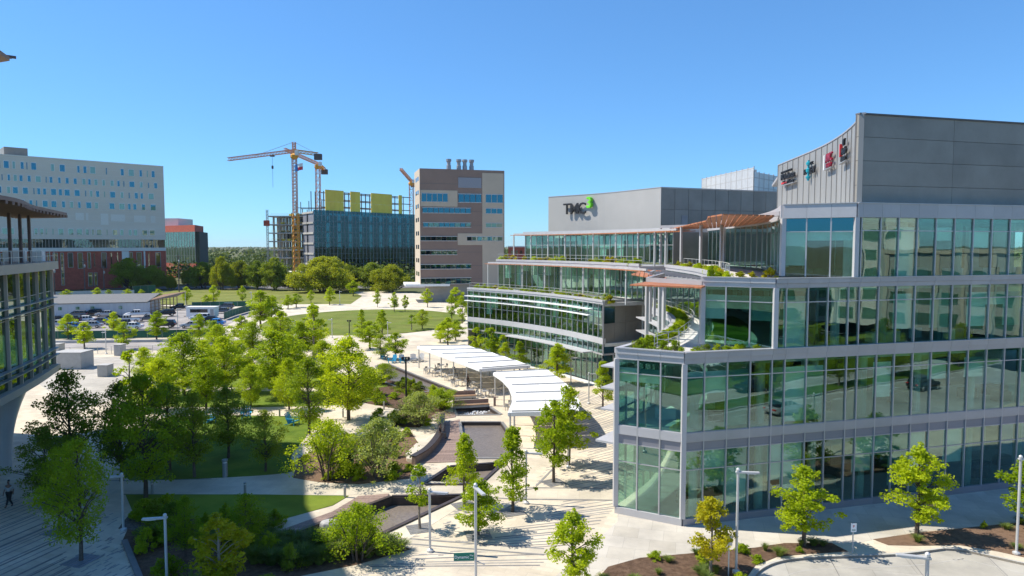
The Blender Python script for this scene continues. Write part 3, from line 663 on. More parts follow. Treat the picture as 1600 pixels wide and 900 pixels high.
for A, (z0_, z1_) in ((g1, (.05, 4.2)), (a2, (5.7, 10.2)), (a3, (10.6, 14.6)), (a4, (15.1, 19.2))):
    B = offs(A, -6.5)
    for p, q in zip(B, B[1:]): seg('inner_wall', p, q, z0_, z1_, .1, random.choice(('interior_wall', 'interior', 'dark_int', 'dark_int')), FW)
    for i, (p, q) in enumerate(zip(offs(A, -.3), offs(A, -.3)[1:])):
        if random.random() < .5: h = random.choice((.8, 1.3, 2, 3)); seg('roller_blind', p, q, z1_-h-.2, z1_-.2, .02, 'blind', FW)
# trellises with posts
def trellis(line, inner, z, zb, posts, parent):
    for k in np.arange(0, inner, .42): band(line, -k-.16, -k, z-.07, z).build('trellis_slat', 'terracotta', parent)
    band(line, -.9, -.72, z+.01, z+.24).build('trellis_beam', 'polewhite', parent)
    for px in posts:
        q = min(offs(line, -.8), key=lambda v: abs(v.x/v.y*F+800-px)); piece('post', (q.x, q.y, (zb+z)/2), (.16, .16, z-zb), 'polewhite', parent, .6)
        p2 = q + (q-CC).normalized()*(inner-.2); MB().bar((q.x, q.y, z+.12), (p2.x, p2.y, z+.12), .12, .2).build('rafter', 'polewhite', parent)
trellis(t4, 3.2, 19.15, 15.1, (801, 829, 858, 886, 923, 958, 993, 1020, 1040), FW); trellis(t3, 2.6, 14.75, 10.6, (760, 814, 848, 881, 912, 942, 975), FW)
railing(offs(s3, -.3), 15.3, .9, FW, 2.2); railing(offs(a2, -.35), 10.9, .8, FW, 2.2)
for px_, py_ in ((779, 0), (1048, 0)):
    pass
# end walls of the set back storeys
for A, z0_, z1_, dep in ((a2, 0, 10.4, 9), (a3, 10.6, 14.6, 8), (a4, 15.1, 19.2, 7)):
    o_ = (A[0]-CC).normalized(); seg('end_wall', A[0], A[0]+o_*dep, z0_, z1_, .15, 'greypanel', FW)
    o_ = (A[-1]-CC).normalized(); 
    if A is not a2: seg('end_wall', A[-1], A[-1]+o_*dep, z0_, z1_, .15, 'greypanel', FW)
# top storey with the lettering
p4 = catmull([G2(857, 308.2, 26.1), G2(945, 302.0, 26.1), G2(1033, 293, 26.1)], 8); q4 = Vector(G2(1216, 300, 26.1))
band(p4, -.3, 0, 19.5, 26.1).build('curved_wall', 'panel_light', FW); e4 = p4[-1]
nn_ = 9
for i in range(nn_):
    for za, zb_ in ((19.5, 22.9), (22.9, 26.08)): 
        a = e4.lerp(q4, i/nn_); b = e4.lerp(q4, (i+1)/nn_); dd = (b-a).normalized()*.03; seg('wall_panel', a+dd, b-dd, za+.02, zb_-.02, .2, 'greypanel', FW, -.1)
seg('wall_backing', e4, q4, 15, 26.05, .1, 'joint', FW, -.25); piece('door', (e4.lerp(q4, .19).x, e4.lerp(q4, .19).y-.02, 20.9), (1.1, .1, 2.3), 'roofgrey', FW, math.atan2((q4-e4).y, (q4-e4).x))
MB().prism([tuple(v) for v in offs(p4, -.3)] + [tuple(q4+Vector((0, .4))), (60, 140), (20, 150)], 25.4, 25.7).build('roof', 'roofgrey', FW)
band(p4, -.35, .05, 26.1, 26.2).build('parapet_cap', 'alum', FW); seg('parapet_cap', e4, q4, 26.1, 26.2, .4, 'alum', FW, -.1)
seg('wall_panel', Vector((24, 91)), Vector((25.5, 100)), 15, 19.5, .2, 'greypanel', FW); seg('wall_panel', e4+Vector((.3, 0)), e4+Vector((6, 2)), 15.2, 19.5, .3, 'greypanel', FW)
def p4_at(px):
    for a, b in zip(p4, p4[1:]):
        ka, kb = a.x/a.y*F+800, b.x/b.y*F+800
        if (ka-px)*(kb-px) <= 0: t = (px-ka)/(kb-ka); return a.lerp(b, t), (b-a).normalized()
TS = None
for ch, px, py, sz, mn in (('T', 888, 327.5, 2.6, 'black'), ('M', 899.5, 327.0, 2.6, 'black'), ('C', 911.5, 326.5, 2.7, 'black'), ('3', 923.5, 317.5, 2.6, 'lime')):
    p, d = p4_at(px); n_ = Vector((d.y, -d.x)); z = at(px, py, p.y).z
    if TS is None: TS = empty('roof_sign', (p.x, p.y, z), 'dark roof storey lettering with a raised lime green three', 'sign')
    q = p + n_*.45; text_mesh(ch, sz, .10 if ch != '3' else .3, mn, 'letter', TS, wall_mtx(Vector((q.x, q.y, z)), d))
# screened plant room behind
SB = empty('rooftop_screen_building', (60, 150, 0), 'pale screened plant enclosure standing behind the dark roof storey', 'building')
sp = [at(1097, 278, 150), at(1178, 266.5, 128), at(1230, 267, 140)]
for a, b in zip(sp, sp[1:]):
    seg('core_wall', (a.x+1, a.y+2), (b.x+1, b.y+2), 0, a.z-.4, .5, 'hospital_pale', SB)
    P = resample([(a.x, a.y), (b.x, b.y)], 2.2)
    for p, q in zip(P, P[1:]): seg('screen_panel', p, q, 20, a.z-.2, .06, 'polewhite', SB)
    for p in P: piece('post', (p.x, p.y, (a.z+18)/2), (.14, .14, a.z-18), 'blockwhite', SB)
    for z_ in np.arange(20, a.z+.1, 1.7): seg('rail', (a.x, a.y), (b.x, b.y), z_-.05, z_+.05, .12, 'blockwhite', SB)

# ================================================================ left curved building with canopies
LB = empty('curved_glass_building', (-42, 62, 0), 'curved glass building with vertical fins, raised over a curved soffit', 'building')
lf = catmull([(-43.0, 66), (-42, 62.0), (-39.6, 56), (-37.5, 50), (-35.0, 42), (-33, 34)], 5)
lf = lf[5:]
LFp = resample(lf, 2.5)
# outside lies to the left of the direction far->near, so run it near->far
LN = LFp[::-1]
facade(LB, LN, [(6.7, 8.2, 'glass_deep'), (8.2, 11.9, 'glass_deep'), (11.9, 13.4, 'glass_deep'), (13.4, 15.4, 'glass_deep')], mull=.13, depth=.30, mm='towerbeige')
for z_ in (7.6, 8.2, 12.2, 12.8): band(LN, .1, .55, z_, z_+.06).build('sunshade', 'steel', LB)
band(LN, -9, .55, 6.15, 6.7).build('soffit', 'towerbeige', LB); band(LN, -10, .7, 15.4, 16.1).build('terrace_slab', 'towerbeige', LB)
band(LN, -10, -.5, 10.8, 11.2).build('floor_plate', 'interior', LB)
B = offs(LN, -6)
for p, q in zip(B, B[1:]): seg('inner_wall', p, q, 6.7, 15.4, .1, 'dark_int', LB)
e_ = (LN[-1]-LN[-2]).normalized(); nrm = Vector((e_.y, -e_.x)); seg('end_wall', LN[-1], LN[-1]-nrm*14, 6.2, 15.6, .2, 'glass', LB)
for px_ in (2, 18, 37, 57):
    q = min(LFp, key=lambda v: abs(v.x/v.y*F+800-px_)); q = q + Vector((-.6, .4)); piece('column', (q.x, q.y, 18.1), (.2, .2, 4.1), 'steel_rust', LB, .3)
railing(offs(LN, .4), 16.1, 1.0, LB, 1.5)
MB().box((-44, 60.5, 16.6), (1.6, .8, 1.0), .3).build('planter', 'white', LB, bevel=.03); MB().box((-42.3, 61.0, 16.55), (.9, .8, .9), .3).build('planter', 'white', LB, bevel=.03)
# canopies: thin slatted wings
edge1 = catmull([(-29.0, 36), (-31.3, 43.4), (-35.7, 51.4), (-40.6, 62.6)], 5)
cp1 = [tuple(v) for v in edge1] + [(-47, 65.0), (-55, 60), (-52, 36)]
MB().prism(cp1, 20.25, 20.5).build('canopy', 'towerbrown', LB)
for k in range(22):
    q = edge1[-1].lerp(edge1[0], k/21*.9); q = min(edge1, key=lambda v: abs(v.y-q.y)) if k else edge1[-1]
    y_ = 62.2-k*1.15; x_ = np.interp(y_, [v.y for v in edge1], [v.x for v in edge1]); piece('canopy_slat', (x_-2.9, y_+.9, 20.15), (6.2, .16, .22), 'towerbrown', LB, R(-17))
MB().prism([tuple(v+Vector((-2.2, -.3))) for v in edge1[:8]] + [(-46, 50), (-54, 46), (-50, 36)], 20.52, 21.5).build('upper_roof_edge', 'towerbeige', LB)
hp = [(-46, 63.7), (-44, 58.0), (-41.6, 50), (-37.2, 41.8), (-32.5, 33), (-29, 24), (-62, 24), (-78, 60), (-66, 69.5), (-52, 66.3)]
MB().prism(hp, 34.4, 34.75).build('high_canopy', 'towerbrown', LB)
for k in range(5):
    a = Vector(hp[0])+Vector((-.5*k, .12*k)); piece('canopy_slat', (a.x-.5, a.y, 34.85+.03*k), (.25, 1.8, .22), 'steel_rust', LB, R(-50))
MB().prism([(-50, 60), (-47, 52), (-43, 42), (-38, 32), (-60, 26), (-74, 58), (-64, 66)], 21.4, 34.4).build('upper_block', 'hospital', LB)
MB().prism([(-52, 62), (-47.5, 54), (-45, 48), (-43, 40), (-42, 32), (-70, 26), (-74, 58), (-62, 66)], 0, 6.2).build('lobby_wall', 'glass_dark', LB)
MB().prism([(-54, 61), (-50, 54), (-47, 40), (-46, 32), (-70, 28), (-72, 58), (-62, 65)], 0.02, 6.1).build('lobby_core', 'interior', LB)
# curved pier
pr = MB(); rings = []
base = G(4, 738); 
for i in range(13):
    t = i/12; z = 6.3*t; w_ = .75+1.3*t**2.5; sh = .9*t**2; rings.append((base.x-.3-sh*.6, base.y+.3+sh, z, w_))
vs = []; fs = []
for (x, y, z, w_) in rings:
    for k in range(16): a = 2*math.pi*k/16; vs.append((x+w_*math.cos(a), y+.75*w_*math.sin(a), z))
for i in range(12):
    for k in range(16): fs.append((i*16+k, i*16+(k+1) % 16, (i+1)*16+(k+1) % 16, (i+1)*16+k))
pr.add(vs, fs); pr.build('curved_pier', 'alum_light', LB, smooth=True)
# ================================================================ buildings in the distance
def line_t(A, B, px):                   # parameter on plan line A-B seen at that pixel column
    k = (px-800)/F; d = B-A; return (k*A.y-A.x)/(d.x-k*d.y)
def win(parent, A, B, px0, px1, z0, z1, mn='glass_blue', frame='white', name='window', proud=.06, fr=True):
    a = A.lerp(B, line_t(A, B, px0)); b = A.lerp(B, line_t(A, B, px1))
    w_ = seg(name, a, b, z0, z1, .14, mn, parent, proud)
    if fr:
        f = MB(); d = (b-a); l = d.length; d /= l; n_ = Vector((d.y, -d.x)); t = .16
        for (u0, u1, v0, v1) in ((0, l, z0-t, z0), (0, l, z1, z1+t), (-t, 0, z0-t, z1+t), (l, l+t, z0-t, z1+t)):
            c = a+d*((u0+u1)/2)+n_*(proud+.05); f.box((c.x, c.y, (v0+v1)/2), (u1-u0, .2, v1-v0), math.atan2(d.y, d.x))
        f.build('frame', frame, w_)
    return w_
# hospital block
HA, HB = Vector((-226, 224)), Vector((-150, 296.4))
HO = empty('hospital_building', (HB.x, HB.y, 0), 'long pale hospital block with rows of small windows over a red brick base', 'building')
hn = Vector((.69, -.72)); back_ = lambda p, d_: (p.x-hn.x*d_, p.y-hn.y*d_)
def hblock(nm, z0, z1, mn, out=0.): MB().prism([tuple(HA+hn*out), tuple(HB+hn*out), back_(HB, 30), back_(HA, 30)], z0, z1).build(nm, mn, HO)
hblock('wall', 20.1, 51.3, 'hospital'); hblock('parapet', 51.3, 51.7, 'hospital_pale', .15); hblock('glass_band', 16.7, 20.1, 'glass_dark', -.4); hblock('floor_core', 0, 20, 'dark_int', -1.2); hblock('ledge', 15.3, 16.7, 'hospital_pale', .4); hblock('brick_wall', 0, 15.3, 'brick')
for z_ in np.arange(22.5, 51, 2.35): seg('panel_joint', HA, HB, z_-.05, z_+.05, .05, 'hospital_pale', HO, .01)
for ri, (z0_, z1_) in enumerate(((46.6, 49.2), (42.0, 44.2), (37.3, 39.6), (32.6, 34.9), (21.9, 24.1))):
    px = -6 + ri*3
    while px < 246:
        w_ = random.choice((1.2, 3.5, 4.5, 4.5, 7.5, 7.5)); 
        if random.random() > .08: win(HO, HA, HB, px, px+w_, z0_, z1_, 'glass_blue' if ri < 4 and random.random() < .8 else 'glass_dark', fr=w_ > 3)
        px += w_ + random.choice((4.5, 6, 8, 9))
for p0, p1, z0_, z1_ in ((100, 106, 28, 30.8), (121, 134, 27.7, 30.6), (137, 141, 27.7, 30.6), (160, 172, 26, 30.6), (176, 198, 27.5, 30.4), (212, 230, 27.4, 30.2), (238, 245, 27.3, 30.2)): win(HO, HA, HB, p0, p1, z0_, z1_, 'hospital_pale', fr=False, name='blank_panel', proud=.03)
px = 2
while px < 246:
    w_ = random.choice((2, 4, 7)); z0_ = random.choice((2, 8.5, 9)); win(HO, HA, HB, px, px+w_, z0_, 14.6, 'glass_dark', 'steel', fr=w_ > 3)
    if z0_ > 5 and random.random() < .5: win(HO, HA, HB, px, px+w_+2, 1.2, 6.5, 'glass_dark', 'steel')
    px += w_ + random.uniform(5, 11)
for px in np.arange(0, 247, 5.2): win(HO, HA, HB, px, px+.5, 16.8, 20, 'mullion', name='band_mullion', fr=False, proud=-.2)
win(HO, HA, HB, 191, 202, 0.2, 15.2, 'hospital_pale', fr=False, name='pale_pier', proud=.1); win(HO, HA, HB, 225, 227.5, .2, 15.2, 'hospital_pale', fr=False, name='pale_pier', proud=.1)
a = HA.lerp(HB, line_t(HA, HB, 17)); b = HA.lerp(HB, line_t(HA, HB, 54)); MB().prism([tuple(a-hn*4), tuple(b-hn*4), back_(b, 16), back_(a, 16)], 51, 55).build('plant_room', 'greypanel', HO)
# brick and glass block behind it
KB = empty('brick_glass_block', (-178, 372, 0), 'small brick topped glass block behind the hospital', 'building')
KA, KC = Vector((at(252, 400, 385).x, 385.)), Vector((at(305.5, 400, 365).x, 365.))
kp = [tuple(KA), tuple(KC), (KC.x-8, KC.y+28), (KA.x-8, KA.y+28)]
MB().prism(kp, 0, 8).build('base_wall', 'brick', KB); MB().prism(kp, 25, 28.6).build('top_wall', 'brick', KB); MB().prism([(p[0]*.99, p[1]+1.5) for p in kp], 8, 25).build('core', 'dark_int', KB)
P = resample([KA, KC], 2.6); facade(KB, P, [(8, 12.2, gA), (12.2, 16.4, gB), (16.4, 20.6, gB), (20.6, 25, gA)], mull=.2, mm='steel')
MB().prism([(kp[0][0]-2, kp[0][1]+4), (kp[0][0]+9, kp[0][1]+2), (kp[0][0]+9, kp[0][1]+20), (kp[0][0]-2, kp[0][1]+20)], 28, 33).build('plant_room', 'hospital_pale', KB)
# brown tower
TA = Vector((-28.4, 212)); TB = TA + U*26.9; TC = TA + Vector((-.259, .966))*13
TW = empty('brown_tower', (TA.x, TA.y, 0), 'brown panelled tower with beige patches and ribbon windows', 'building')
MB().prism([tuple(TA), tuple(TB), tuple(TB+Vector((-3.4, 12.6))), tuple(TC)], 5.2, 41.3).build('wall', 'towerbrown', TW)
MB().prism([tuple(TA+Vector((2, 2))), tuple(TB+Vector((1, 1))), tuple(TB+Vector((-3.4, 12))), tuple(TC+Vector((3, 0)))], 0, 5.2).build('base_wall', 'greypanel', TW)
MB().prism([tuple(TA+Vector((-4.6, -1))), tuple(TA+Vector((9, 1))), tuple(TA+Vector((7, 9))), tuple(TC+Vector((-4, 0)))], 4.9, 5.6).build('entrance_canopy', 'white', TW)
zz_ = lambda zy: CAMH + (HOR-(200+zy/3.461))*212/F/1.004
xx_ = lambda zx: 340+zx/3.461
seg('beige_return', TC, TA, 5.2, 41.25, .1, 'towerbeige', TW, .03)
for x0, x1, y0, y1, mn in ((1432, 1547, 236, 866, 'towerbeige'), (1100, 1299, 336, 424, 'towerbeige'), (1299, 1546, 569, 633, 'towerbeige'), (1303, 1428, 264, 320, 'louver')):
    win(TW, TA, TB, xx_(x0), xx_(x1), zz_(y1), zz_(y0), mn, fr=False, name='wall_panel', proud=.04 if mn != 'towerbeige' or x0 != 1299 else .055)
for y0, y1, spans in ((355, 397, ((1105, 1247), (1303, 1427), (1450, 1543))), (432, 457, ((1110, 1370), (1450, 1540))), (513, 533, ((1113, 1370), (1450, 1540))), (588, 608, ((1098, 1295), (1348, 1540))), (664, 684, ((1098, 1295),)), (740, 762, ((1098, 1370),)), (815, 845, ((1098, 1370),))):
    for s0, s1 in spans:
        n_ = max(3, round((s1-s0)/28))
        for i in range(n_): win(TW, TA, TB, xx_(s0+(s1-s0)*i/n_+1.5), xx_(s0+(s1-s0)*(i+1)/n_-1.5), zz_(y1), zz_(y0), 'glass_blue' if y0 < 500 or random.random() < .35 else 'glass_dark', fr=False, name='window', proud=.075)
        win(TW, TA, TB, xx_(s0-2), xx_(s1+2), zz_(y0)+.02, zz_(y0)+.22, 'mullion', fr=False, name='window_head', proud=.11); win(TW, TA, TB, xx_(s0-2), xx_(s1+2), zz_(y1)-.22, zz_(y1)-.02, 'mullion', fr=False, name='window_sill', proud=.13)
for k in range(8):
    z_ = 7+k*4.25; seg('panel_joint', TA, TB, z_-.04, z_+.04, .04, 'joint', TW, .005); 
    for s_ in (.25, .6): a = TC.lerp(TA, s_); b = TC.lerp(TA, s_+.22); seg('window', a, b, z_+1, z_+2.3, .1, 'glass_blue', TW, .06)
for zx in (1245, 1300, 1333, 1370): 
    a = TA.lerp(TB, line_t(TA, TB, xx_(zx))); MB().lathe([(.75, 0), (.75, 2.2), (.6, 2.3), (.6, 3.3), (.85, 3.5), (.85, 4.2)], (a.x, a.y+5, 40.8), 10).build('exhaust_stack', 'steel', TW, smooth=False)
# glass block under construction, with yellow boarded top
GA = Vector((at(491, 400, 330).x, 330.)); GB = GA + Vector((39, 48))*1.25; GL = GA + Vector((-9.5, 14))
GC = empty('unfinished_glass_building', (GA.x, GA.y, 0), 'blue glazed building under construction with yellow boarded top', 'building')
for k in range(6): MB().prism([tuple(GA+Vector((-.2, .6))), tuple(GB), (GB.x-30, GB.y+25), tuple(GL+Vector((0, 1)))], 5.4*k+2.6, 5.4*k+3.1).build('floor_slab', 'concrete', GC)
P = resample([GA, GB], 2.3)
rows_ = [(3+2.65*i, 3+2.65*(i+1), 'glass_site') for i in range(12)]
facade(GC, P, rows_, mull=.16, mm='steel'); 
B = offs(P, -9)
for i, (p, q) in enumerate(zip(B, B[1:])): 
    if i % 3: seg('inner_wall', p, q, 0, 33, .2, 'dark_int', GC)
P = resample([GL, GA], 3.2)
for a, b in zip(P, P[1:]): seg('wall_panel', a, b, 1, 34, .2, 'louver', GC, -.2)
for k in range(7): seg('slab_edge', GL, GA, 5.0*k+3.2, 5.0*k+4.1, .5, 'concrete', GC, .1)
MB().box(((GA.x+GL.x)/2-4, GA.y+4, 2.5), (22, 14, 5)).build('base_block', 'hospital_pale', GC)
for i, p in enumerate(resample([GA, GB], 4.5)): piece('ground_column', (p.x, p.y, 1.5), (.8, .8, 3), 'concrete', GC)
YA, YB = GA + Vector((6.5, 10)), GA + Vector((6.5, 10)) + Vector((39, 48))*.87
yz0, yz1 = 33.5, 45
for p0, p1 in ((510, 538.5), (549, 564), (581, 613.5), (624, 629)):
    a = YA.lerp(YB, line_t(YA, YB, p0)); b = YA.lerp(YB, line_t(YA, YB, p1)); P = resample([a, b], 2.5)
    for q, r_ in zip(P, P[1:]): 
        for z0_, z1_ in ((yz0, 39.2), (39.25, yz1)): dd = (r_-q).normalized()*.02; seg('yellow_board', q+dd, r_-dd, z0_, z1_, .3, 'yellowboard', GC)
fr_ = MB()
for off_ in (2, 9):
    for px in np.arange(505, 640, 6.5):
        a = YA.lerp(YB, line_t(YA, YB, px)) + Vector((-.78, .63))*off_; fr_.bar((a.x, a.y, yz0), (a.x, a.y, yz1-.5), .35)
    for z_ in (37, 40.5, 44.2): a = YA+Vector((-.78, .63))*off_; b = YB+Vector((-.78, .63))*off_; fr_.bar((a.x, a.y, z_), (b.x, b.y, z_), .4)
fr_.build('steel_frame', 'steel_rust', GC)
fr_ = MB(); x0 = at(456, 0, 345).x; x1 = at(508, 0, 345).x
for x in np.linspace(x0, x1, 6):
    for y in (345, 353): fr_.bar((x, y, 29), (x, y, random.choice((36, 40, 40))), .3)
for z_ in (33, 36.5): fr_.bar((x0, 345, z_), (x1, 345, z_), .3); fr_.bar((x0, 353, z_), (x1, 353, z_), .3)
fr_.build('steel_frame', 'steel_rust', GC)
# bare concrete frame
CF = empty('concrete_frame_building', (at(448, 0, 345).x, 345, 0), 'bare concrete floor slabs and columns of an unfinished building', 'building')
cx0, cx1 = at(416, 0, 345).x, at(482, 0, 345).x
zt = [CAMH+(HOR-y)*345/F for y in (337.5, 350.5, 363.5, 376.5, 389.5, 402)]
for z_ in zt: MB().box(((cx0+cx1)/2, 352, z_-.3), (cx1-cx0+2, 16, .6)).build('floor_slab', 'concrete', CF)
for x in np.linspace(cx0+1, cx1-1, 7):
    for y in (346, 352, 358): piece('column', (x, y, zt[0]/2), (.8, .8, zt[0]-.7), 'concrete', CF)
for z_ in zt[:5]:
    for k in range(4): piece('stored_material', (random.uniform(cx0+2, cx1-2), 346.5, z_+.5), (random.uniform(1, 3), 1, random.uniform(.5, 1.2)), random.choice(('wood', 'yellowboard', 'steel_rust', 'greenscreen')), CF)
    piece('core_panel', ((cx0+cx1)/2+random.uniform(-4, 6), 355, z_-2.2), (random.uniform(4, 8), .3, 3.4), 'dark_int', CF)
    rl = MB(); 
    for hh in (.5, 1): rl.bar((cx0, 344.2, z_+hh), (cx1, 344.2, z_+hh), .07)
    rl.build('guard_rail', 'yellowboard', CF)
HM = empty('site_hoist', (at(410, 0, 344).x, 344, 0), 'red construction hoist cage on a thin mast beside the concrete frame', 'hoist')
def lattice(m, a, b, w_, n_, r_=.1):
    a = Vector(a); b = Vector(b); d = (b-a).normalized(); u = d.cross(Vector((0, 0, 1))); u = u.normalized() if u.length > .01 else Vector((1, 0, 0)); v = u.cross(d)
    cs = [(u*i+v*j)*w_/2 for i, j in ((-1, -1), (1, -1), (1, 1), (-1, 1))]
    for c in cs: m.bar(a+c, b+c, r_*1.7)
    for k in range(n_):
        p, q = a.lerp(b, k/n_), a.lerp(b, (k+1)/n_)
        for i in range(4): c, e = cs[i], cs[(i+1) % 4]; m.bar(p+c, q+e, r_); m.bar(p+c, p+e, r_)
    return m
x = at(410, 0, 344).x
lattice(MB(), (x, 344, 0), (x, 344, CAMH+(HOR-328)*344/F), .8, 24, .07).build('mast', 'steel', HM); MB().box((x, 343, CAMH+(HOR-349)*344/F), (2.6, 1.6, 2.8)).build('cage', 'cranered', HM, bevel=.1)
# tower cranes
def crane(label, px, Y, y_top, y_slew, y_split, jib, cjib, apex=True, flag=False):
    x = at(px, 0, Y).x; Z = lambda y: CAMH+(HOR-y)*Y/F
    root = empty('tower_crane', (x, Y, 0), label, 'crane', 'tower cranes on the building site')
    w_ = 2.0*Y/300
    if y_split: lattice(MB(), (x, Y, 0), (x, Y, Z(y_split)), w_*1.2, 14, .22).build('lower_mast', 'craneyellow', root)
    lattice(MB(), (x, Y, Z(y_split) if y_split else 0), (x, Y, Z(y_slew)), w_*.85, 16, .16).build('mast', 'cranegrey', root)
    MB().lathe([(1.2, -1.2), (1.8, -.4), (1.8, .6), (1.1, 1.2)], (x, Y, Z(y_slew)), 10).build('slewing_ring', 'craneyellow', root)
    MB().box((x+1.6, Y-1.2, Z(y_slew)+1.4), (1.6, 1.6, 2.2)).build('cab', 'white', root, bevel=.15)
    if apex: lattice(MB(), (x, Y, Z(y_slew)), (x, Y, Z(y_top)), w_*.6, 6, .14).build('tower_head', 'cranegrey', root)
    j = Vector(jib); cj = Vector(cjib); o_ = Vector((x, Y, Z(y_slew)+2.4)) if apex else Vector((x, Y, Z(y_slew)+1.6))
    lattice(MB(), o_, j, 1.3, 22, .13).build('jib', 'cranegrey', root); lattice(MB(), o_, cj, 1.3, 7, .16).build('counter_jib', 'craneyellow', root)
    MB().box((cj.x, cj.y, cj.z-1.2), (3.2, 2, 2.6)).build('counterweight', 'steel_rust', root)
    if apex:
        ap = Vector((x, Y, Z(y_top)))
        MB().bar(ap, o_.lerp(j, .6), .14).bar(ap, cj, .14).build('tie_rod', 'steel', root)
        h = o_.lerp(j, .33); MB().bar(h, h-Vector((0, 0, 15)), .09).build('hoist_rope', 'black', root); MB().box(h-Vector((0, 0, 6)), (.7, .7, 1.4)).build('hook_block', 'steel_rust', root); MB().box(h-Vector((0, 0, .9)), (1.8, 1.2, .8)).build('trolley', 'steel_rust', root)
    return root
crane('tall tower crane with yellow lower mast and long level jib', 455, 310, 224, 246, 333, at(356, 249, 310), at(497, 241, 310))
crane('shorter tower crane with slanting jib behind the tall crane', 492, 360, 245, 262, None, at(444, 233, 345), at(507, 265, 366), apex=False)
crane('distant tower crane with short raised jib beside brown tower', 640, 420, 262, 288, None, at(626, 264, 405), at(646, 286, 426), apex=False)
FL = empty('crane_flag', at(462, 262, 308), 'small red white and blue flag flying from the tall crane', 'flag')
p = at(461, 263, 308); fl = []
for nm, mn, dx0, dx1, dz0, dz1 in (('blue_field', 'car_blue', 0, 1.1, -1.5, 1.5), ('white_stripe', 'white', 1.1, 3.4, 0, 1.5), ('red_stripe', 'red', 1.1, 3.4, -1.5, 0)):
    m = MB(); n_ = 5
    vs = [(p.x+dx0+(dx1-dx0)*i/n_, p.y+.35*math.sin((dx0+(dx1-dx0)*i/n_)*2.2), p.z+z_+.45*(dx0+(dx1-dx0)*i/n_)*.6) for z_ in (dz0, dz1) for i in range(n_+1)]
    m.add(vs, [(i, i+1, n_+2+i, n_+1+i) for i in range(n_)]); m.build(nm, mn, FL)
# red block right of the tower, low buildings over the street
RBx = at(803, 0, 300).x
RB = empty('red_block', (RBx, 300, 0), 'plain red brick block seen right of the brown tower', 'building'); RBz = CAMH+(HOR-386)*300/F
MB().box((RBx+2, 306, RBz/2), (9, 12, RBz)).build('wall', 'brick', RB); MB().box((RBx+2, 306, RBz+.2), (9.4, 12.4, .5)).build('parapet', 'hospital_pale', RB)
for k in range(4): piece('window', (RBx-.8+k*2, 299.95, RBz-2.2), (1, .12, 1.4), 'glass_dark', RB)
# buildings over the street, facing the glass front and mirrored in it
for r_, ang, w_, h_, mn_, mw_, lb in ((112, -46, 34, 19, 'towerbeige', 'hospital_pale', 'beige office block with pale pilasters across the street'), (124, -34, 30, 25, 'hospital_pale', 'blockwhite', 'pale taller office block across the street'), (116, -22.5, 30, 16, 'concrete', 'towerbeige', 'low concrete office block across the street'), (135, -12, 30, 22, 'towerbeige', 'blockwhite', 'plain beige slab block at the far end across the street')):
    d = Vector((math.cos(R(ang)), math.sin(R(ang)))); c = Vector((20, 45)) + d*r_; OB = empty('street_office_building', (c.x, c.y, 0), lb + ', mirrored in the glass front', 'building'); t = Vector((-d.y, d.x)); rz_ = math.atan2(t.y, t.x); k = c + d*8
    MB().box((k.x, k.y, h_/2), (w_, 16, h_), rz_).build('wall', mn_, OB); MB().box((k.x, k.y, h_+.4), (w_+1, 17, .8), rz_).build('cornice', mw_, OB)
    for i in range(int(w_/4.6)):
        p = c - d*.05 + t*(-w_/2+2.6+i*4.6)
        for z_ in np.arange(2.5, h_-1.5, 4.4): piece('window', (p.x, p.y, z_), (2.8, .3, 2.3), 'glass_dark', OB, rz_)
        p = p - t*2.3 - d*.1; piece('pilaster', (p.x, p.y, h_/2), (.8, .6, h_-.4), mw_, OB, rz_)
# ================================================================ trees and plants
def leaves_mesh(C, rad, per, leaf, mn, name, flat=.35, squash=.75):
    wt = np.maximum(2, (per*np.clip((rad/rad.mean())**1.6, .15, 2.2)).astype(int)); ci = np.repeat(np.arange(len(C)), wt); n = len(ci)
    d = rng.normal(size=(n, 3)); d /= np.linalg.norm(d, axis=1)[:, None]
    r = rng.random(n)**.45
    P = C[ci] + d*(r*rad[ci])[:, None]*np.array([1, 1, squash])
    nr = rng.normal(size=(n, 3))*.8 + d*.5 + np.array([0, 0, flat]); nr /= np.linalg.norm(nr, axis=1)[:, None]
    t = np.cross(nr, rng.normal(size=(n, 3))); t /= np.linalg.norm(t, axis=1)[:, None]; b = np.cross(nr, t)
    s = leaf*(.6+.8*rng.random(n))[:, None]
    V = np.stack([P-t*s*.5, P+b*s*.34+nr*s*.08, P+t*s*.55, P-b*s*.34+nr*s*.08], 1).reshape(-1, 3)
    me = bpy.data.meshes.new(name); me.vertices.add(n*4); me.vertices.foreach_set('co', V.astype(np.float32).ravel())
    me.loops.add(n*4); me.loops.foreach_set('vertex_index', np.arange(n*4, dtype=np.int32)); me.polygons.add(n)
    me.polygons.foreach_set('loop_start', np.arange(0, n*4, 4, dtype=np.int32)); me.materials.append(M[mn]); me.update(); me.validate(); return me
def envelope(shape, t):
    if shape == 'oval': return np.sin(np.pi*np.clip(t, .02, .99)**.75)**.75
    if shape == 'cone': return np.clip(1.05-t, 0, 1)**.85*np.clip(t*6+.45, 0, 1)
    if shape == 'round': return np.sqrt(np.clip(1-(2*t-.9)**2/1.3, 0, 1))
    return np.sqrt(np.clip(1-(1.15*t-.12)**2, 0, 1))           # dome
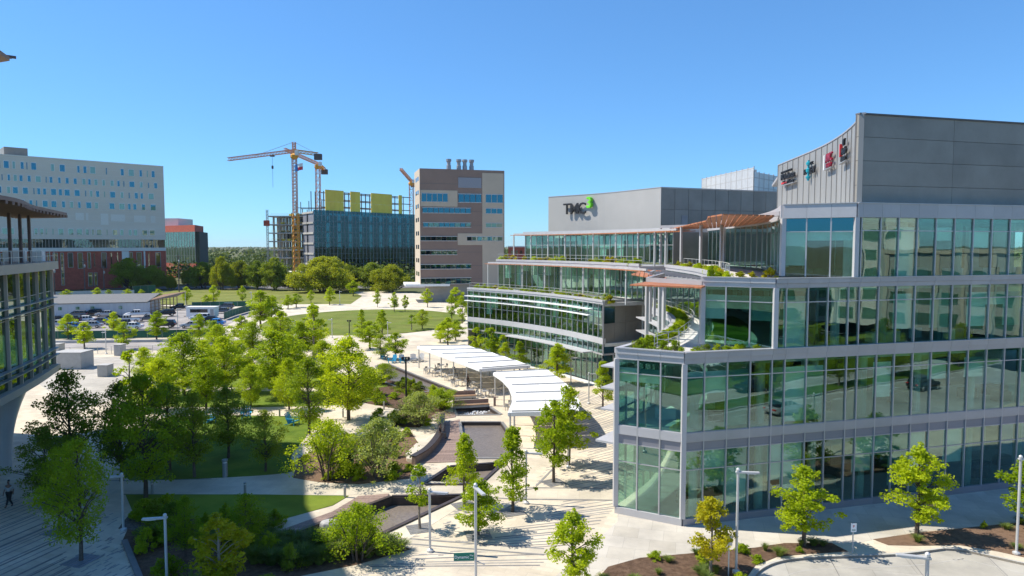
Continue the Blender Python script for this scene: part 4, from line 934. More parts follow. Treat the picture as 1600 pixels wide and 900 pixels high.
def make_tree(H, W, clear, shape, ncl, per, leaf, mn, bark='bark', stems=1, crad=.125, gap=.25, name='tree', tr=.018):
    root = bpy.data.objects.new(name, None); COL.objects.link(root)
    h0 = clear*H; t = rng.random(ncl)**.9; ang = rng.random(ncl)*2*np.pi + np.arange(ncl)*2.4
    e = envelope(shape, t)*W/2; rr = e*np.clip(rng.random(ncl)**.5, .15, 1)*.86
    lob = 1 + .26*np.sin(ang*3+rng.random()*6+t*5) ; rr = rr*lob
    C = np.stack([rr*np.cos(ang), rr*np.sin(ang), h0+(H-h0)*t*.95], 1)
    C = np.concatenate([C, np.array([[0, 0, H*.93]])]); rad = W*crad*(.6+.8*rng.random(len(C))); rad[-1] *= .6; rad = rad*np.clip(1.25-np.append(t, 1)*.5, .4, 1.2)
    ns = len(C)//2; si = rng.integers(0, len(C), ns); sd_ = rng.normal(size=(ns, 3))*np.array([1, 1, .8]); sd_ /= np.linalg.norm(sd_, axis=1)[:, None]
    C = np.concatenate([C, C[si]+sd_*(rad[si]*1.15)[:, None]]); rad = np.concatenate([rad, rad[si]*.42])          # small outer sprays that break the outline
    keep = rng.random(len(C)) > gap*.5; C, rad = C[keep], rad[keep]
    me = leaves_mesh(C, rad, per, leaf, mn, 'crown'); cr = bpy.data.objects.new('crown', me); COL.objects.link(cr); cr.parent = root
    m = MB(); r0 = H*tr
    for s_ in range(stems):
        if stems == 1: pts = [(0, 0, -.05), (0.01*H, .005*H, H*.25), (-.006*H, .01*H, H*.55), (0, 0, H*.9)]; m.tube(pts, [r0*1.15, r0*.85, r0*.55, r0*.15], 7)
        else: a = 2*math.pi*s_/stems; m.tube([(.05*W*math.cos(a), .05*W*math.sin(a), -.05), (.10*W*math.cos(a), .10*W*math.sin(a), H*.3), (.24*W*math.cos(a+.3), .24*W*math.sin(a+.3), H*.75)], [r0, r0*.75, r0*.25], 6)
    for c in C[::1 if len(C) < 60 else 2]:
        zt_ = max(h0*.9, c[2]-.45*math.hypot(c[0], c[1])-.06*H)
        f = zt_/H; b_ = Vector((0, 0, zt_)) if stems == 1 else Vector((c[0]*.35, c[1]*.35, zt_*.7))
        mid = b_.lerp(Vector(c), .5)+Vector((0, 0, .03*H)); m.tube([b_, mid, c], [r0*.38*(1.2-f), r0*.22*(1.2-f)+.008, .012], 4, False)
    tk = m.build('trunk', bark); tk.parent = root
    return root, H, W
PROTO = {}
def proto(kind, *args, **kw): PROTO.setdefault(kind, []).append(make_tree(*args, **kw))
for _ in range(4): proto('young', 6.2, 3.6, .22, 'oval', 66, 72, .155, 'leaf_bright', gap=.5)
for _ in range(3): proto('cone', 6.2, 3.4, .2, 'cone', 62, 68, .155, 'leaf_bright', gap=.45)
for _ in range(4): proto('mid', 8.5, 6.0, .2, 'oval', 120, 58, .17, 'leaf_mid', gap=.5)
for _ in range(4): proto('green', 8.5, 6.0, .16, 'oval', 125, 86, .17, 'leaf_bright', gap=.45)
for _ in range(3): proto('deep_shade', 8, 5.6, .2, 'oval', 110, 54, .17, 'leaf_deep', gap=.5)  # ordinary trees in the building's shadow, shade added through the darker leaf colour
proto('sparse', 6, 3.2, .4, 'oval', 18, 40, .2, 'leaf_bright', 'bark_pale', gap=.4); 
for _ in range(2): proto('yellow', 5, 3.0, .22, 'oval', 64, 50, .16, 'leaf_yellow', 'bark_pale', gap=.35)

for _ in range(2): proto('multi', 4.6, 5.2, .24, 'dome', 90, 62, .135, 'leaf_soft', 'bark', 5, .11, gap=.6)
proto('multi', 4.6, 5.2, .24, 'dome', 90, 62, .135, 'leaf_bright', 'bark', 5, .11, gap=.6)
for _ in range(3): proto('oak', 12, 16, .16, 'dome', 150, 150, .42, 'leaf_oak', 'bark', 3, .11, tr=.03)
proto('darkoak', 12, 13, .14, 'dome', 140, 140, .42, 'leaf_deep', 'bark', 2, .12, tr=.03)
for _ in range(2): proto('shrub', 1.5, 2.0, .05, 'dome', 26, 60, .12, 'leaf_mid', 'bark', 5, .17)
proto('shrub', 1.5, 2.0, .05, 'dome', 26, 60, .12, 'leaf_deep', 'bark', 5, .17)
proto('limeshrub', 1.5, 2.0, .02, 'dome', 26, 70, .12, 'leaf_bright', 'bark', 5, .17); proto('goldshrub', 1.3, 1.6, .05, 'dome', 20, 60, .12, 'leaf_yellow', 'bark', 5, .17)
USED = set()
def plant(kind, loc, H, W, label, cat='tree', group=None, name='tree'):
    k = random.randrange(len(PROTO[kind])); root, h, w_ = PROTO[kind][k]
    r_ = root if (kind, k) not in USED else copy_tree(root); USED.add((kind, k))
    for q in ('label', 'category', 'group'):
        if q in r_: del r_[q]
    r_.name = name; r_.location = loc; r_.scale = (W/w_, W/w_, H/h); r_.rotation_euler = (0, 0, random.uniform(0, 6.28)); return tag(r_, label, cat, group)
def tree(kind, bx, by, ty, w_, label, group=None, name='tree', z=0.):
    g = G(bx, by, z); return plant(kind, g, max(.5, (by-ty)*g.y/F), w_*g.y/F, label, 'tree', group, name)
def T(kind, bx, by, ty, w_, *a, **k): return tree(kind, bx, by, ty, w_*(1.18 if kind in ('green', 'mid', 'young') and by < 700 else 1.06), *a, **k)
T('young', 1255, 853, 720, 100, 'bright green street tree beside the small parking sign', name='street_tree'); T('young', 1432, 838, 690, 100, 'bright green street tree in the long mulch bed by the road', name='street_tree'); T('young', 1604, 828, 712, 90, 'street tree half hidden at the road end of the long mulch bed', name='street_tree')
T('yellow', 1110, 896, 768, 80, 'small yellowing tree in front of the glass corner', name='street_tree'); T('young', 893, 918, 793, 88, 'loose green tree at the pavement edge in front of the striped paving', name='plaza_tree')
T('cone', 801, 800, 660, 72, 'slim upright plaza tree in the dark paved square', name='plaza_tree'); T('young', 747, 836, 745, 82, 'small plaza tree behind the street name pole', name='plaza_tree'); T('cone', 726, 790, 670, 62, 'narrow plaza tree between the two dark pools', name='plaza_tree')
T('sparse', 656, 826, 716, 60, 'nearly bare plaza tree with a few leaf tufts beside the dark pool', name='plaza_tree'); T('young', 865, 754, 618, 74, 'plaza tree leaning over the near end of the white canopy', name='plaza_tree'); T('young', 888, 726, 598, 82, 'full plaza tree rising beside the white canopy shadow', name='plaza_tree')
T('cone', 942, 638, 562, 42, 'slender tree by the glass corner entrance', name='plaza_tree'); T('cone', 871, 600, 534, 56, 'pointed tree in front of the curved wing entrance glass', name='plaza_tree'); T('cone', 812, 578, 532, 34, 'small pointed tree behind the joint of the white canopies', name='plaza_tree')
for x, y, t_, w_ in ((768, 566, 508, 40), (746, 560, 508, 34), (786, 570, 520, 30)): T('sparse', x, y, t_, w_*1.1, 'thin young tree in the row along the curved wing front', 'thin trees along the curved wing', 'plaza_tree'); T('young', x+3, y+1, t_+14, w_*.6, 'thin young tree in the row along the curved wing front', 'thin trees along the curved wing', 'plaza_tree')
T('multi', 560, 876, 782, 118, 'multi stemmed small tree at the tip of the grass bed', name='multi_stem_tree'); T('multi', 512, 750, 652, 112, 'silvery multi stemmed tree left of the green litter bins', name='multi_stem_tree'); T('multi', 592, 746, 652, 120, 'green multi stemmed tree right of the green litter bins', name='multi_stem_tree'); T('multi', 655, 665, 612, 95, 'low spreading tree around the black lamp pole', name='multi_stem_tree'); T('multi', 690, 640, 606, 70, 'low spreading tree next to the timber bench', name='multi_stem_tree')
T('green', 545, 656, 522, 92, 'big leafy tree whose trunk stands on the pale walkway edge', name='garden_tree'); T('mid', 483, 678, 555, 74, 'tall garden tree beside the teal lawn chair', name='garden_tree'); T('green', 430, 620, 512, 92, 'broad bright tree between the two middle lawns', name='garden_tree'); T('green', 352, 612, 522, 76, 'bright tree near the dark green utility box', name='garden_tree'); T('green', 288, 618, 516, 84, 'bright tree behind the shaded grove', name='garden_tree'); T('mid', 395, 606, 545, 40, 'small tree squeezed between broad bright garden trees', name='garden_tree')
T('deep_shade', 357, 716, 598, 78, 'straight dark tree on the shaded lawn edge', name='grove_tree'); T('deep_shade', 415, 737, 636, 68, 'small dark tree on the lawn near the path fork', name='grove_tree'); T('deep_shade', 304, 746, 606, 84, 'dark tree at the lawn corner by the path', name='grove_tree'); T('mid', 228, 778, 575, 120, 'largest shaded tree in the stony tree ring', name='grove_tree'); T('deep_shade', 265, 735, 592, 100, 'dense dark tree within the shaded grove', name='grove_tree'); T('deep_shade', 190, 752, 590, 96, 'dark tree at the grove side facing the curved building', name='grove_tree')
T('mid', 127, 876, 672, 108, 'shaded tree with pale trunk in the nearest paving square', name='paving_tree'); T('deep_shade', 74, 788, 660, 92, 'shaded tree in the paving square near the walking person', name='paving_tree'); T('deep_shade', 110, 745, 572, 110, 'dark tree standing before the sunlit white block', name='paving_tree'); T('mid', 93, 830, 690, 70, 'thin shaded tree between two paving squares', name='paving_tree')
for x, y, t_, w_ in ((318, 592, 528, 50), (372, 588, 530, 46), (262, 602, 540, 54), (455, 600, 520, 60), (505, 600, 530, 56), (395, 560, 500, 50), (340, 566, 505, 44), (470, 560, 500, 44), (250, 642, 556, 66), (322, 640, 556, 58), (452, 640, 556, 46), (392, 636, 566, 44), (226, 600, 540, 44), (515, 628, 560, 46)): T('green', x, y, t_, w_, 'bright leafy tree filling the garden band between lawns and lot', 'bright trees in the garden band', 'garden_tree')
T('sparse', 205, 640, 540, 60, 'bare topped tree behind the white cube', name='paving_tree')
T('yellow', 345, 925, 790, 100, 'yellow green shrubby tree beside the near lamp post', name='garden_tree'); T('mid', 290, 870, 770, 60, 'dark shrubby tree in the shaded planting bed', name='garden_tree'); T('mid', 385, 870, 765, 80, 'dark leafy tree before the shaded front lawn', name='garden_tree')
T('sparse', 490, 560, 472, 52, 'tall airy tree in front of the round lawn', name='garden_tree'); T('cone', 492, 556, 472, 50, 'tall slim tree in front of the round lawn', name='garden_tree'); T('young', 440, 545, 484, 48, 'light green tree left of the round lawn walk', name='garden_tree'); T('young', 408, 515, 452, 46, 'rounded tree beside the curved lot path', name='garden_tree'); T('young', 425, 512, 462, 36, 'narrow tree beside the curved lot path', name='garden_tree')
T('cone', 565, 524, 482, 26, 'dark pointed tree on the near edge of the round lawn', name='lawn_tree'); T('cone', 597, 526, 482, 28, 'second pointed tree on the near edge of the round lawn', name='lawn_tree'); T('young', 578, 545, 500, 42, 'leafy tree between the two pointed lawn trees', name='lawn_tree'); T('young', 618, 562, 518, 36, 'small tree beside the blue garden chairs', name='lawn_tree'); T('mid', 595, 560, 522, 36, 'dense little tree behind the blue garden chairs', name='lawn_tree'); T('mid', 572, 618, 568, 46, 'low tree at the tip of the narrow triangular pool', name='garden_tree'); T('mid', 600, 600, 566, 42, 'bushy low tree beside the narrow triangular pool', name='garden_tree')
T('sparse', 643, 516, 490, 24, 'thin young tree at the right edge of the round lawn', name='lawn_tree'); T('mid', 660, 514, 482, 26, 'stout trunked tree at the right edge of the round lawn', name='lawn_tree')
for x, y, t_, w_ in ((700, 540, 495, 34), (712, 532, 500, 28), (688, 535, 505, 26), (722, 505, 462, 22), (706, 500, 458, 20)): T('young', x, y, t_, w_, 'young tree in the loose group where the curved wing ends', 'young trees at the end of the curved wing', 'plaza_tree')
for x, y, t_, w_ in ((107, 530, 490, 28), (132, 545, 502, 33), (178, 528, 486, 24), (194, 546, 502, 32), (245, 532, 486, 32), (312, 535, 490, 30), (378, 535, 493, 36), (335, 545, 500, 34)): T('young', x, y, t_, w_, 'small bright tree in the row along the green screened fence', 'small trees along the green fence', 'street_tree')
for x, y, t_, w_ in ((152, 466, 449, 15), (170, 466, 452, 12), (200, 466, 451, 14), (221, 466, 452, 12), (247, 468, 451, 14), (292, 476, 447, 16), (322, 478, 460, 14), (334, 477, 445, 18), (379, 474, 446, 14), (105, 466, 452, 16)): T('young', x, y, t_, w_, 'tiny young tree on the far lawn beyond the parking lot', 'young trees on the far lawn', 'lawn_tree')
for x, y, t_, w_ in ((463, 480, 458, 22), (450, 482, 460, 20), (486, 473, 453, 12), (515, 476, 448, 18), (552, 462, 438, 20), (590, 480, 452, 12), (616, 487, 456, 16), (633, 487, 460, 12), (668, 480, 450, 18), (712, 478, 448, 24)): T('young', x, y, t_, w_, 'young tree lining the walk behind the round lawn', 'young trees behind the round lawn', 'lawn_tree')
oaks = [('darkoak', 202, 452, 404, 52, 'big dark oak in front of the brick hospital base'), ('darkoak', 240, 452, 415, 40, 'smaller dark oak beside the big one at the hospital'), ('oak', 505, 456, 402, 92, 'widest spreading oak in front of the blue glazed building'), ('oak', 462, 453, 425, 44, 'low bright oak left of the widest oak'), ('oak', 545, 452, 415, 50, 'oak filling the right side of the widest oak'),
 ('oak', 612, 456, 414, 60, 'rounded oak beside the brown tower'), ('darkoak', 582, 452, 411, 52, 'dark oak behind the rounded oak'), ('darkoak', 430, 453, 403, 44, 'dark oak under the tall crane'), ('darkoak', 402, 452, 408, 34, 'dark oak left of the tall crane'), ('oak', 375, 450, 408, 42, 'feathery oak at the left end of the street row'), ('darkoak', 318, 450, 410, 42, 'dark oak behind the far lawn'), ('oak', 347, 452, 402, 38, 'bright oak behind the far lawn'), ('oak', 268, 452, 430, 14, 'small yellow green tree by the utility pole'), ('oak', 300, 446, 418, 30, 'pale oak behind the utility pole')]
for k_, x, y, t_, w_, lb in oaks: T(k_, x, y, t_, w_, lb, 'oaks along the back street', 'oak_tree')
# far woodland to the horizon
def wood(name, n, y0, y1, kx0, kx1, per, s, label):
    Y = y0*(y1/y0)**rng.random(n); X = Y*(kx0+(kx1-kx0)*rng.random(n)); h = 6+6*rng.random(n)
    C = np.stack([X, Y, h*.55], 1); me = leaves_mesh(C, h*.62, per, s, 'leaf_far', name, .8, .7)
    o = bpy.data.objects.new(name, me); COL.objects.link(o); tag(o, label, 'woodland', None, 'stuff')
wood('near_woodland', 420, 300, 620, -.62, .12, 70, 1.5, 'leafy woodland behind the street and building site'); wood('far_woodland', 2600, 620, 7000, -.8, .8, 26, 4.5, 'hazy far woodland stretching to the horizon')
# trees mirrored in the glass front
for i, (x, y) in enumerate(((46, 20), (58, 20), (70, 20), (86, 20), (36, 11), (50, 10.5), (66, 11), (82, 11), (44, -6.5), (62, -6), (84, -6.5), (58, -24), (90, -24), (74, -42))): plant('mid', (x, y, 0), 6.5, 4.5, 'roadside tree across the street from the glass front', 'tree', 'trees across the street', 'street_tree')
# shrubs in beds
def scatter(poly, n, kind, hr, wr, label, group, name='shrub', cat='shrub', z=.02):
    x0, x1 = min(p[0] for p in poly), max(p[0] for p in poly); y0, y1 = min(p[1] for p in poly), max(p[1] for p in poly); k = 0; it = 0
    while k < n and it < 4000:
        it += 1; p = (random.uniform(x0, x1), random.uniform(y0, y1))
        if inside(p, poly): plant(random.choice(kind), (p[0], p[1], z), random.uniform(*hr), random.uniform(*wr), label, cat, group, name); k += 1
# grass tufts
def tuft(n, h, w_):
    root = bpy.data.objects.new('grass_tuft', None); COL.objects.link(root); vs = []; fs = []
    for i in range(n):
        a = random.uniform(0, 6.28); r = w_*.18*random.random(); le = random.uniform(.3, 1)*w_*.6; hh = h*random.uniform(.6, 1); wd = .018
        x, y = r*math.cos(a), r*math.sin(a); ca, sa = math.cos(a), math.sin(a); k = len(vs)
        for t, q in ((0, 1), (.5, .9), (.85, .6), (1, .1)):
            px_, py_, pz = x+ca*le*t*t, y+sa*le*t*t, hh*(1.5*t-.62*t*t)
            vs += [(px_-sa*wd*q, py_+ca*wd*q, pz), (px_+sa*wd*q, py_-ca*wd*q, pz)]
        for j in range(3): fs.append((k+2*j, k+2*j+1, k+2*j+3, k+2*j+2))
    m = MB(); m.v = vs; m.f = fs; o = m.build('blades', 'leaf_grass'); o.parent = root; return root, h, w_
PROTO['tuft'] = [tuft(240, .8, 1.1) for _ in range(3)]
gb = pxpoly([(420, 845), (520, 846), (640, 856), (600, 868), (520, 880), (440, 886), (400, 880)])
scatter(gb, 75, ['tuft'], (.6, .95), (1.0, 1.5), 'arching ornamental grass tuft in the bed below the pointed pool', 'ornamental grass tufts', 'grass_tuft', 'grass')
scatter(BEDS['bed_c'], 34, ['shrub', 'shrub', 'tuft'], (.6, 1.5), (1.0, 2.0), 'low shrub in the shaded front planting bed', 'shrubs in the shaded front bed')
scatter(BEDS['bed_d'], 34, ['shrub', 'limeshrub'], (.5, 1.0), (.8, 1.5), 'low shrub under the multi stemmed trees', 'shrubs under the multi stemmed trees')
scatter(BEDS['bed_e'], 26, ['shrub', 'limeshrub', 'shrub'], (.6, 1.4), (1.0, 2.0), 'leafy shrub in the bed beside the triangular pool', 'shrubs beside the triangular pool')
scatter(BEDS['bed_a'], 26, ['limeshrub', 'tuft', 'tuft'], (.3, .55), (.4, .9), 'small green plant in the mulch bed by the road corner', 'plants in the road corner bed', 'bedding_plant', 'plant')
scatter(BEDS['bed_b'], 14, ['shrub', 'tuft'], (.3, .55), (.5, .9), 'small plant in the long shaded mulch bed', 'plants in the long mulch bed', 'bedding_plant', 'plant')
scatter(pxpoly([(200, 795), (245, 790), (300, 815), (240, 835), (200, 830)]), 8, ['shrub'], (.8, 1.5), (1.2, 2.2), 'dark shrub beside the lamp post at the stony tree ring', 'shrubs by the stony tree ring')
x = G(592, 658); plant('shrub', G(593, 657), 1.2, 2.0, 'clipped dark round shrub beside the pale walkway', 'shrub', None, 'shrub')
# terrace hedges on the glass buildings
def hedge(pts, z, step, kinds, hr, wr, label, group, skip=0.):
    for p in resample(pts, step):
        if random.random() >= skip: plant(random.choice(kinds), (p.x+random.uniform(-.2, .2), p.y+random.uniform(-.2, .2), z), random.uniform(*hr), random.uniform(*wr), label, 'shrub', group, 'terrace_shrub')
hedge(offs(arc2, -.75)[:-3] + [Vector((8.2, 44.6)), Vector((10.3, 43.6))], 10.6, .75, ['limeshrub', 'limeshrub', 'shrub'], (.6, .85), (.9, 1.3), 'bushy green shrub in the hedge lining the lower corner terrace', 'hedge on the lower corner terrace')
hedge([(12.0, 43.9), (15.6, 43.6)], 10.6, .6, ['shrub', 'limeshrub'], (.4, .6), (.8, 1.0), 'low green shrub at the foot of the corner glass box', 'low shrubs by the corner glass box')
hedge([(13.6, 46.2), (17.5, 46.6)], 15.1, .9, ['limeshrub', 'goldshrub'], (.45, 1.1), (.7, 1.2), 'shrub on the upper corner terrace', 'shrubs on the upper corner terrace'); hedge(offs(arc3, -.5)[2:-4], 15.1, 1.2, ['limeshrub', 'goldshrub'], (.5, .8), (.8, 1.1), 'shrub along the curved edge of the upper terrace', 'shrubs along the upper terrace edge', .2)
hedge(offs(s3, -.8), 15.1, 1.3, ['goldshrub', 'limeshrub'], (.6, 1.0), (1.2, 1.9), 'low planting on the top terrace of the curved wing', 'planting on the curved wing top terrace', .35); hedge(offs(a2, -.9), 10.6, 1.4, ['goldshrub', 'shrub', 'limeshrub'], (.6, 1.1), (1.1, 1.8), 'low planting on the middle terrace of the curved wing', 'planting on the curved wing middle terrace', .35)
for k_, lst in PROTO.items():
    for i, (root, h, w_) in enumerate(lst):
        if (k_, i) not in USED:
            for ch in list(root.children): bpy.data.objects.remove(ch)
            bpy.data.objects.remove(root)
# ================================================================ white plaza canopies
def canopy(label, Lp, Rp, n_, zt=3.05):
    Lw = resample(catmull([G2(x, y, zt) for x, y in Lp], 6), n=n_); Rw = resample(catmull([G2(x, y, zt) for x, y in Rp], 6), n=n_)
    c = Lw[n_//2]; root = empty('shade_canopy', (c.x, c.y, 0), label, 'canopy')
    for i in range(n_):
        for a, b in ((0., .495), (.505, 1.)):
            q = [Lw[i].lerp(Rw[i], a), Lw[i].lerp(Rw[i], b), Lw[i+1].lerp(Rw[i+1], b), Lw[i+1].lerp(Rw[i+1], a)]
            q[2] = q[2].lerp(q[1], .03); q[3] = q[3].lerp(q[0], .03)
            m = MB(); zz = [zt+.10, zt+.10, zt-.04, zt-.04]; vs = [(p.x, p.y, z-.07) for p, z in zip(q, zz)] + [(p.x, p.y, z) for p, z in zip(q, zz)]
            m.add(vs, [(3, 2, 1, 0), (4, 5, 6, 7), (0, 1, 5, 4), (1, 2, 6, 5), (2, 3, 7, 6), (3, 0, 4, 7)]); m.build('roof_panel', 'white', root)
    for i in range(n_+1):
        a, b = Lw[i].lerp(Rw[i], .05), Lw[i].lerp(Rw[i], .97)
        MB().bar((a.x, a.y, zt+.15), (b.x, b.y, zt+.15), .09, .12).build('cross_beam', 'polewhite', root)
    for P in (Lw, Rw):
        for p, q in zip(P, P[1:]): MB().bar((p.x, p.y, zt-.13), (q.x, q.y, zt-.13), .10, .26).build('fascia', 'white', root)
    for i in (0, n_): MB().bar((Lw[i].x, Lw[i].y, zt-.14), (Rw[i].x, Rw[i].y, zt-.14), .12, .34).build('end_fascia', 'white', root)
    MB().bar((*Lw[0].lerp(Rw[0], .5), zt-.12), (*Lw[n_].lerp(Rw[n_], .5), zt-.12), .14, .2).build('spine_beam', 'steel', root) if n_ < 0 else None
    for i in range(n_+1):
        for k in ((.03, .95) if i not in () else (.03,)):
            p = Lw[i].lerp(Rw[i], k); m = MB().tube([(p.x, p.y, 0), (p.x, p.y, zt-.05)], .085, 8); m.lathe([(.16, 0), (.16, .03)], (p.x, p.y, 0), 10); m.build('post', 'polewhite', root)
    return Lw, Rw
c1L, c1R = canopy('long white panelled shade canopy over the cafe tables', [(652, 542), (700, 559), (749, 577)], [(733, 541), (780, 555), (828, 571)], 5)
c2L, c2R = canopy('curving white panelled shade canopy with its end over the striped paving', [(771, 583), (789, 596), (799, 611), (801, 627), (794, 645)], [(856, 579), (882, 598), (899, 616), (906, 630), (903, 643)], 5)
# ---------------------------------------------------------------- lamps, signs, bollards
def lamp_at(base, h, ang, label, group='slim flat headed lamp posts', arm=1.1, col='polewhite', r=.07):
    root = empty('lamp_post', base, label, 'lamp post', group); x, y, z = base; d = Vector((math.cos(ang), math.sin(ang), 0))
    MB().lathe([(.2, 0), (.2, .12), (.12, .16), (r, .2), (r, h)], (x, y, z), 10).build('pole', col, root, smooth=False)
    m = MB(); a = Vector((x, y, z+h-.10)) - d*.12; m.bar(a, a+d*(arm+.12), .20, .09); m.build('arm_head', col, root, bevel=.015)
    b = a + d*(arm*.72); MB().box((b.x, b.y, b.z-.055), (arm*.45, .15, .03), ang).build('light_panel', 'white', root); MB().lathe([(r*1.4, 0), (r*1.4, .1), (r*.6, .16)], (x, y, z+h-.03), 8).build('cap', col, root)
lamp_at(G(261, 912), 3.6, R(190), 'lamp post among the yellow green shrubs of the shaded bed'); lamp_at(G(193, 829), 3.5, R(185), 'lamp post by the stony tree ring'); lamp_at(G(672, 862), 3.6, R(-12), 'lamp post beside the nearly bare plaza tree')
lamp_at((-1.8, 33, 0), 5.7, R(-65), 'taller lamp post carrying the green street name sign'); lamp_at(G(822, 787), 3.6, R(-8), 'lamp post behind the slim upright plaza tree'); lamp_at(G(1150, 895), 5.6, R(-6), 'tall lamp post beside the small yellowing tree'); lamp_at(G(1588, 866), 5.6, R(-8), 'tall lamp post at the road end of the long mulch bed')
MB().prism([(10, 24.4), (30, 24.4), (30, 26.4), (10, 26.4)], -.14, .0).build('road_median', 'kerb')['kind'] = 'structure'
lamp_at((16.0, 25.6, 0), 5.6, R(165), 'lamp post on the road median, only its head showing')
lamp_at(G(892, 600), 3.4, R(20), 'lamp post before the curved wing entrance'); lamp_at(G(920, 631), 3.4, R(20), 'lamp post at the end of the paved entrance strip'); lamp_at(G(888, 731), 3.6, R(10), 'lamp post hidden in the full plaza tree')
for x, y, h in ((462, 532, 3.6), (519, 528, 3.6), (606, 528, 3.0), (278, 517, 4.5), (166, 553, 3.6), (290, 478, 4), (393, 478, 4), (531, 476, 4)): lamp_at(G(x, y), h, R(random.choice((170, 10))), 'small distant lamp post around the lawns and parking lot', 'small distant lamp posts', .7)
def blackpole(x, y, ty, label):
    g = G(x, y); h = (y-ty)*g.y/F; root = empty('black_light_pole', g, label, 'light pole')
    MB().lathe([(.16, 0), (.16, .3), (.1, .4), (.085, h)], g, 10).build('pole', 'black', root); m = MB()
    for dz in (0, -.3): m.bar(g+Vector((-.35, 0, h+dz)), g+Vector((.35, 0, h+dz)), .08)
    m.build('crossarm', 'black', root)
    for s_ in (-.3, .3): MB().lathe([(.06, 0), (.13, .1), (.13, .28), (.05, .32)], g+Vector((s_, -.1, h-.25)), 8).build('spotlight', 'black', root)
blackpole(635, 656, 556, 'tall black spotlight pole among the low spreading trees'); blackpole(546, 527, 500, 'short black spotlight pole on the round lawn edge')
SS = empty('street_name_sign', (-1.8, 33, 2.5), 'green street name sign blade fixed to a lamp post', 'sign')
sd = Vector((1, .12)).normalized(); a = at(709, 871, 32.9); b = at(741, 869, 32.95); c = (a+b)/2; wd_ = (b-a).length
piece('blade', c, (wd_, .03, .40), 'signgreen', SS, math.atan2(b.y-a.y, b.x-a.x)); mt_ = lambda dx, dz: wall_mtx(Vector((c.x+dx, c.y-.022, c.z+dz)), (b.x-a.x, b.y-a.y))
text_mesh('Dynamic', .205, .003, 'white', 'lettering', SS, mt_(-.11, -.01)); text_mesh('Way', .10, .003, 'white', 'lettering', SS, mt_(.37, .08)); text_mesh('2400', .075, .003, 'white', 'lettering', SS, mt_(.37, -.08)); MB().bar((-1.8, 33, c.z-.24), (-1.35, 32.7, c.z-.28), .04).build('bracket', 'steel', SS)
def smallsign(x, y, ty, label, back):
    g = G(x, y); h = (y-ty)*g.y/F; root = empty('parking_sign', g, label, 'sign'); MB().tube([g, g+Vector((0, 0, h-.05))], .035, 6).build('post', 'polewhite', root)
    piece('plate', g+Vector((0, -.05, h-.25)), (.32, .02, .5), 'polewhite' if back else 'white', root)
    if not back: text_mesh('P', .2, .002, 'red', 'symbol', root, wall_mtx(g+Vector((0, -.063, h-.18)), (1, 0))); piece('print_line', g+Vector((0, -.063, h-.38)), (.22, .006, .05), 'signgreen', root)
smallsign(1332, 863, 815, 'small white parking sign on a thin post by the kerb', False); smallsign(1138, 900, 834, 'back of a small sign in front of the yellowing tree', True)
def bollard(x, y, h, label, r=.09, group='path light bollards'):
    g = G(x, y); root = empty('bollard', g, label, 'bollard', group); MB().lathe([(r, 0), (r, h*.8)], g, 10).build('shaft', 'steel', root); MB().lathe([(r*.8, h*.8), (r*.8, h*.88)], g, 10).build('lens', 'white', root); MB().lathe([(r*1.1, h*.88), (r*1.1, h)], g, 10).build('cap', 'steel', root)
for x, y in ((238, 771), (383, 772), (539, 777), (536, 652), (395, 611), (437, 651), (600, 640)): bollard(x, y, .85, 'slim grey bollard light on the edge of a pale path')
bollard(352, 745, 1.35, 'thick grey bollard standing on the shaded lawn', .2, None)
# ---------------------------------------------------------------- bins, benches, chairs, tables
for i, (x, y) in enumerate(((535.5, 733), (547, 734))):
    g = G(x, y); root = empty('litter_bin', g, ('green litter bin with a blue top panel' if i == 0 else 'green litter bin with a dark top panel') + ' under the multi stemmed trees', 'bin', 'paired litter bins')
    MB().box(g+Vector((0, 0, .6)), (.5, .5, 1.2)).build('body', 'greenscreen', root, bevel=.03); MB().box(g+Vector((0, 0, 1.27)), (.54, .54, .14)).build('lid', 'black', root, bevel=.03); piece('panel', g+Vector((0, -.26, .98)), (.4, .02, .3), 'teal' if i == 0 else 'black', root); piece('notice', g+Vector((0, -.26, .45)), (.36, .02, .5), 'leaf_soft', root)
g = G(323, 612); root = empty('utility_box', g, 'dark green utility cabinet beside the bright garden tree', 'cabinet'); MB().box(g+Vector((0, 0, .62)), (.9, .7, 1.24)).build('body', 'greenscreen', root, bevel=.03); MB().box(g+Vector((0, 0, 1.28)), (.98, .78, .08)).build('lid', 'greenscreen', root); piece('door_seam', g+Vector((0, -.36, .62)), (.02, .02, 1.1), 'black', root)
def bench(x0, y0, x1, y1, label):
    a, b = G(x0, y0), G(x1, y1); d = (b-a).normalized(); n_ = Vector((-d.y, d.x, 0)); root = empty('timber_bench', (a+b)/2, label, 'bench')
    seg('stone_base', (a.x, a.y), (b.x, b.y), .10, .34, .5, 'blockwhite', root, -.3)
    for k in range(4): o_ = -.07-.15*k; seg('seat_plank', (a.x, a.y), (b.x, b.y), .34, .42, .13, 'wood', root, o_)
    seg('back_rest', (a.x, a.y), (b.x, b.y), .42, .85, .08, 'deck', root, -.66)
    for t in (.08, .5, .92): p = a.lerp(b, t); piece('foot', (p.x+n_.x*.3, p.y+n_.y*.3, .05), (.14, .45, .10), 'black', root, math.atan2(d.y, d.x))
bench(684, 626, 744, 623, 'long timber bench on the terrace above the fountain'); bench(709, 640, 765, 637, 'timber bench directly behind the frothing basin')
g = G(773, 634); MB().box(g+Vector((0, 0, .5)), (.25, .35, 1.0)).build('stub_wall', 'deck')['kind'] = 'structure'
cw = catmull([G2(692, 657), G2(691, 676), G2(684, 693), G2(668, 712), G2(646, 726)], 6)
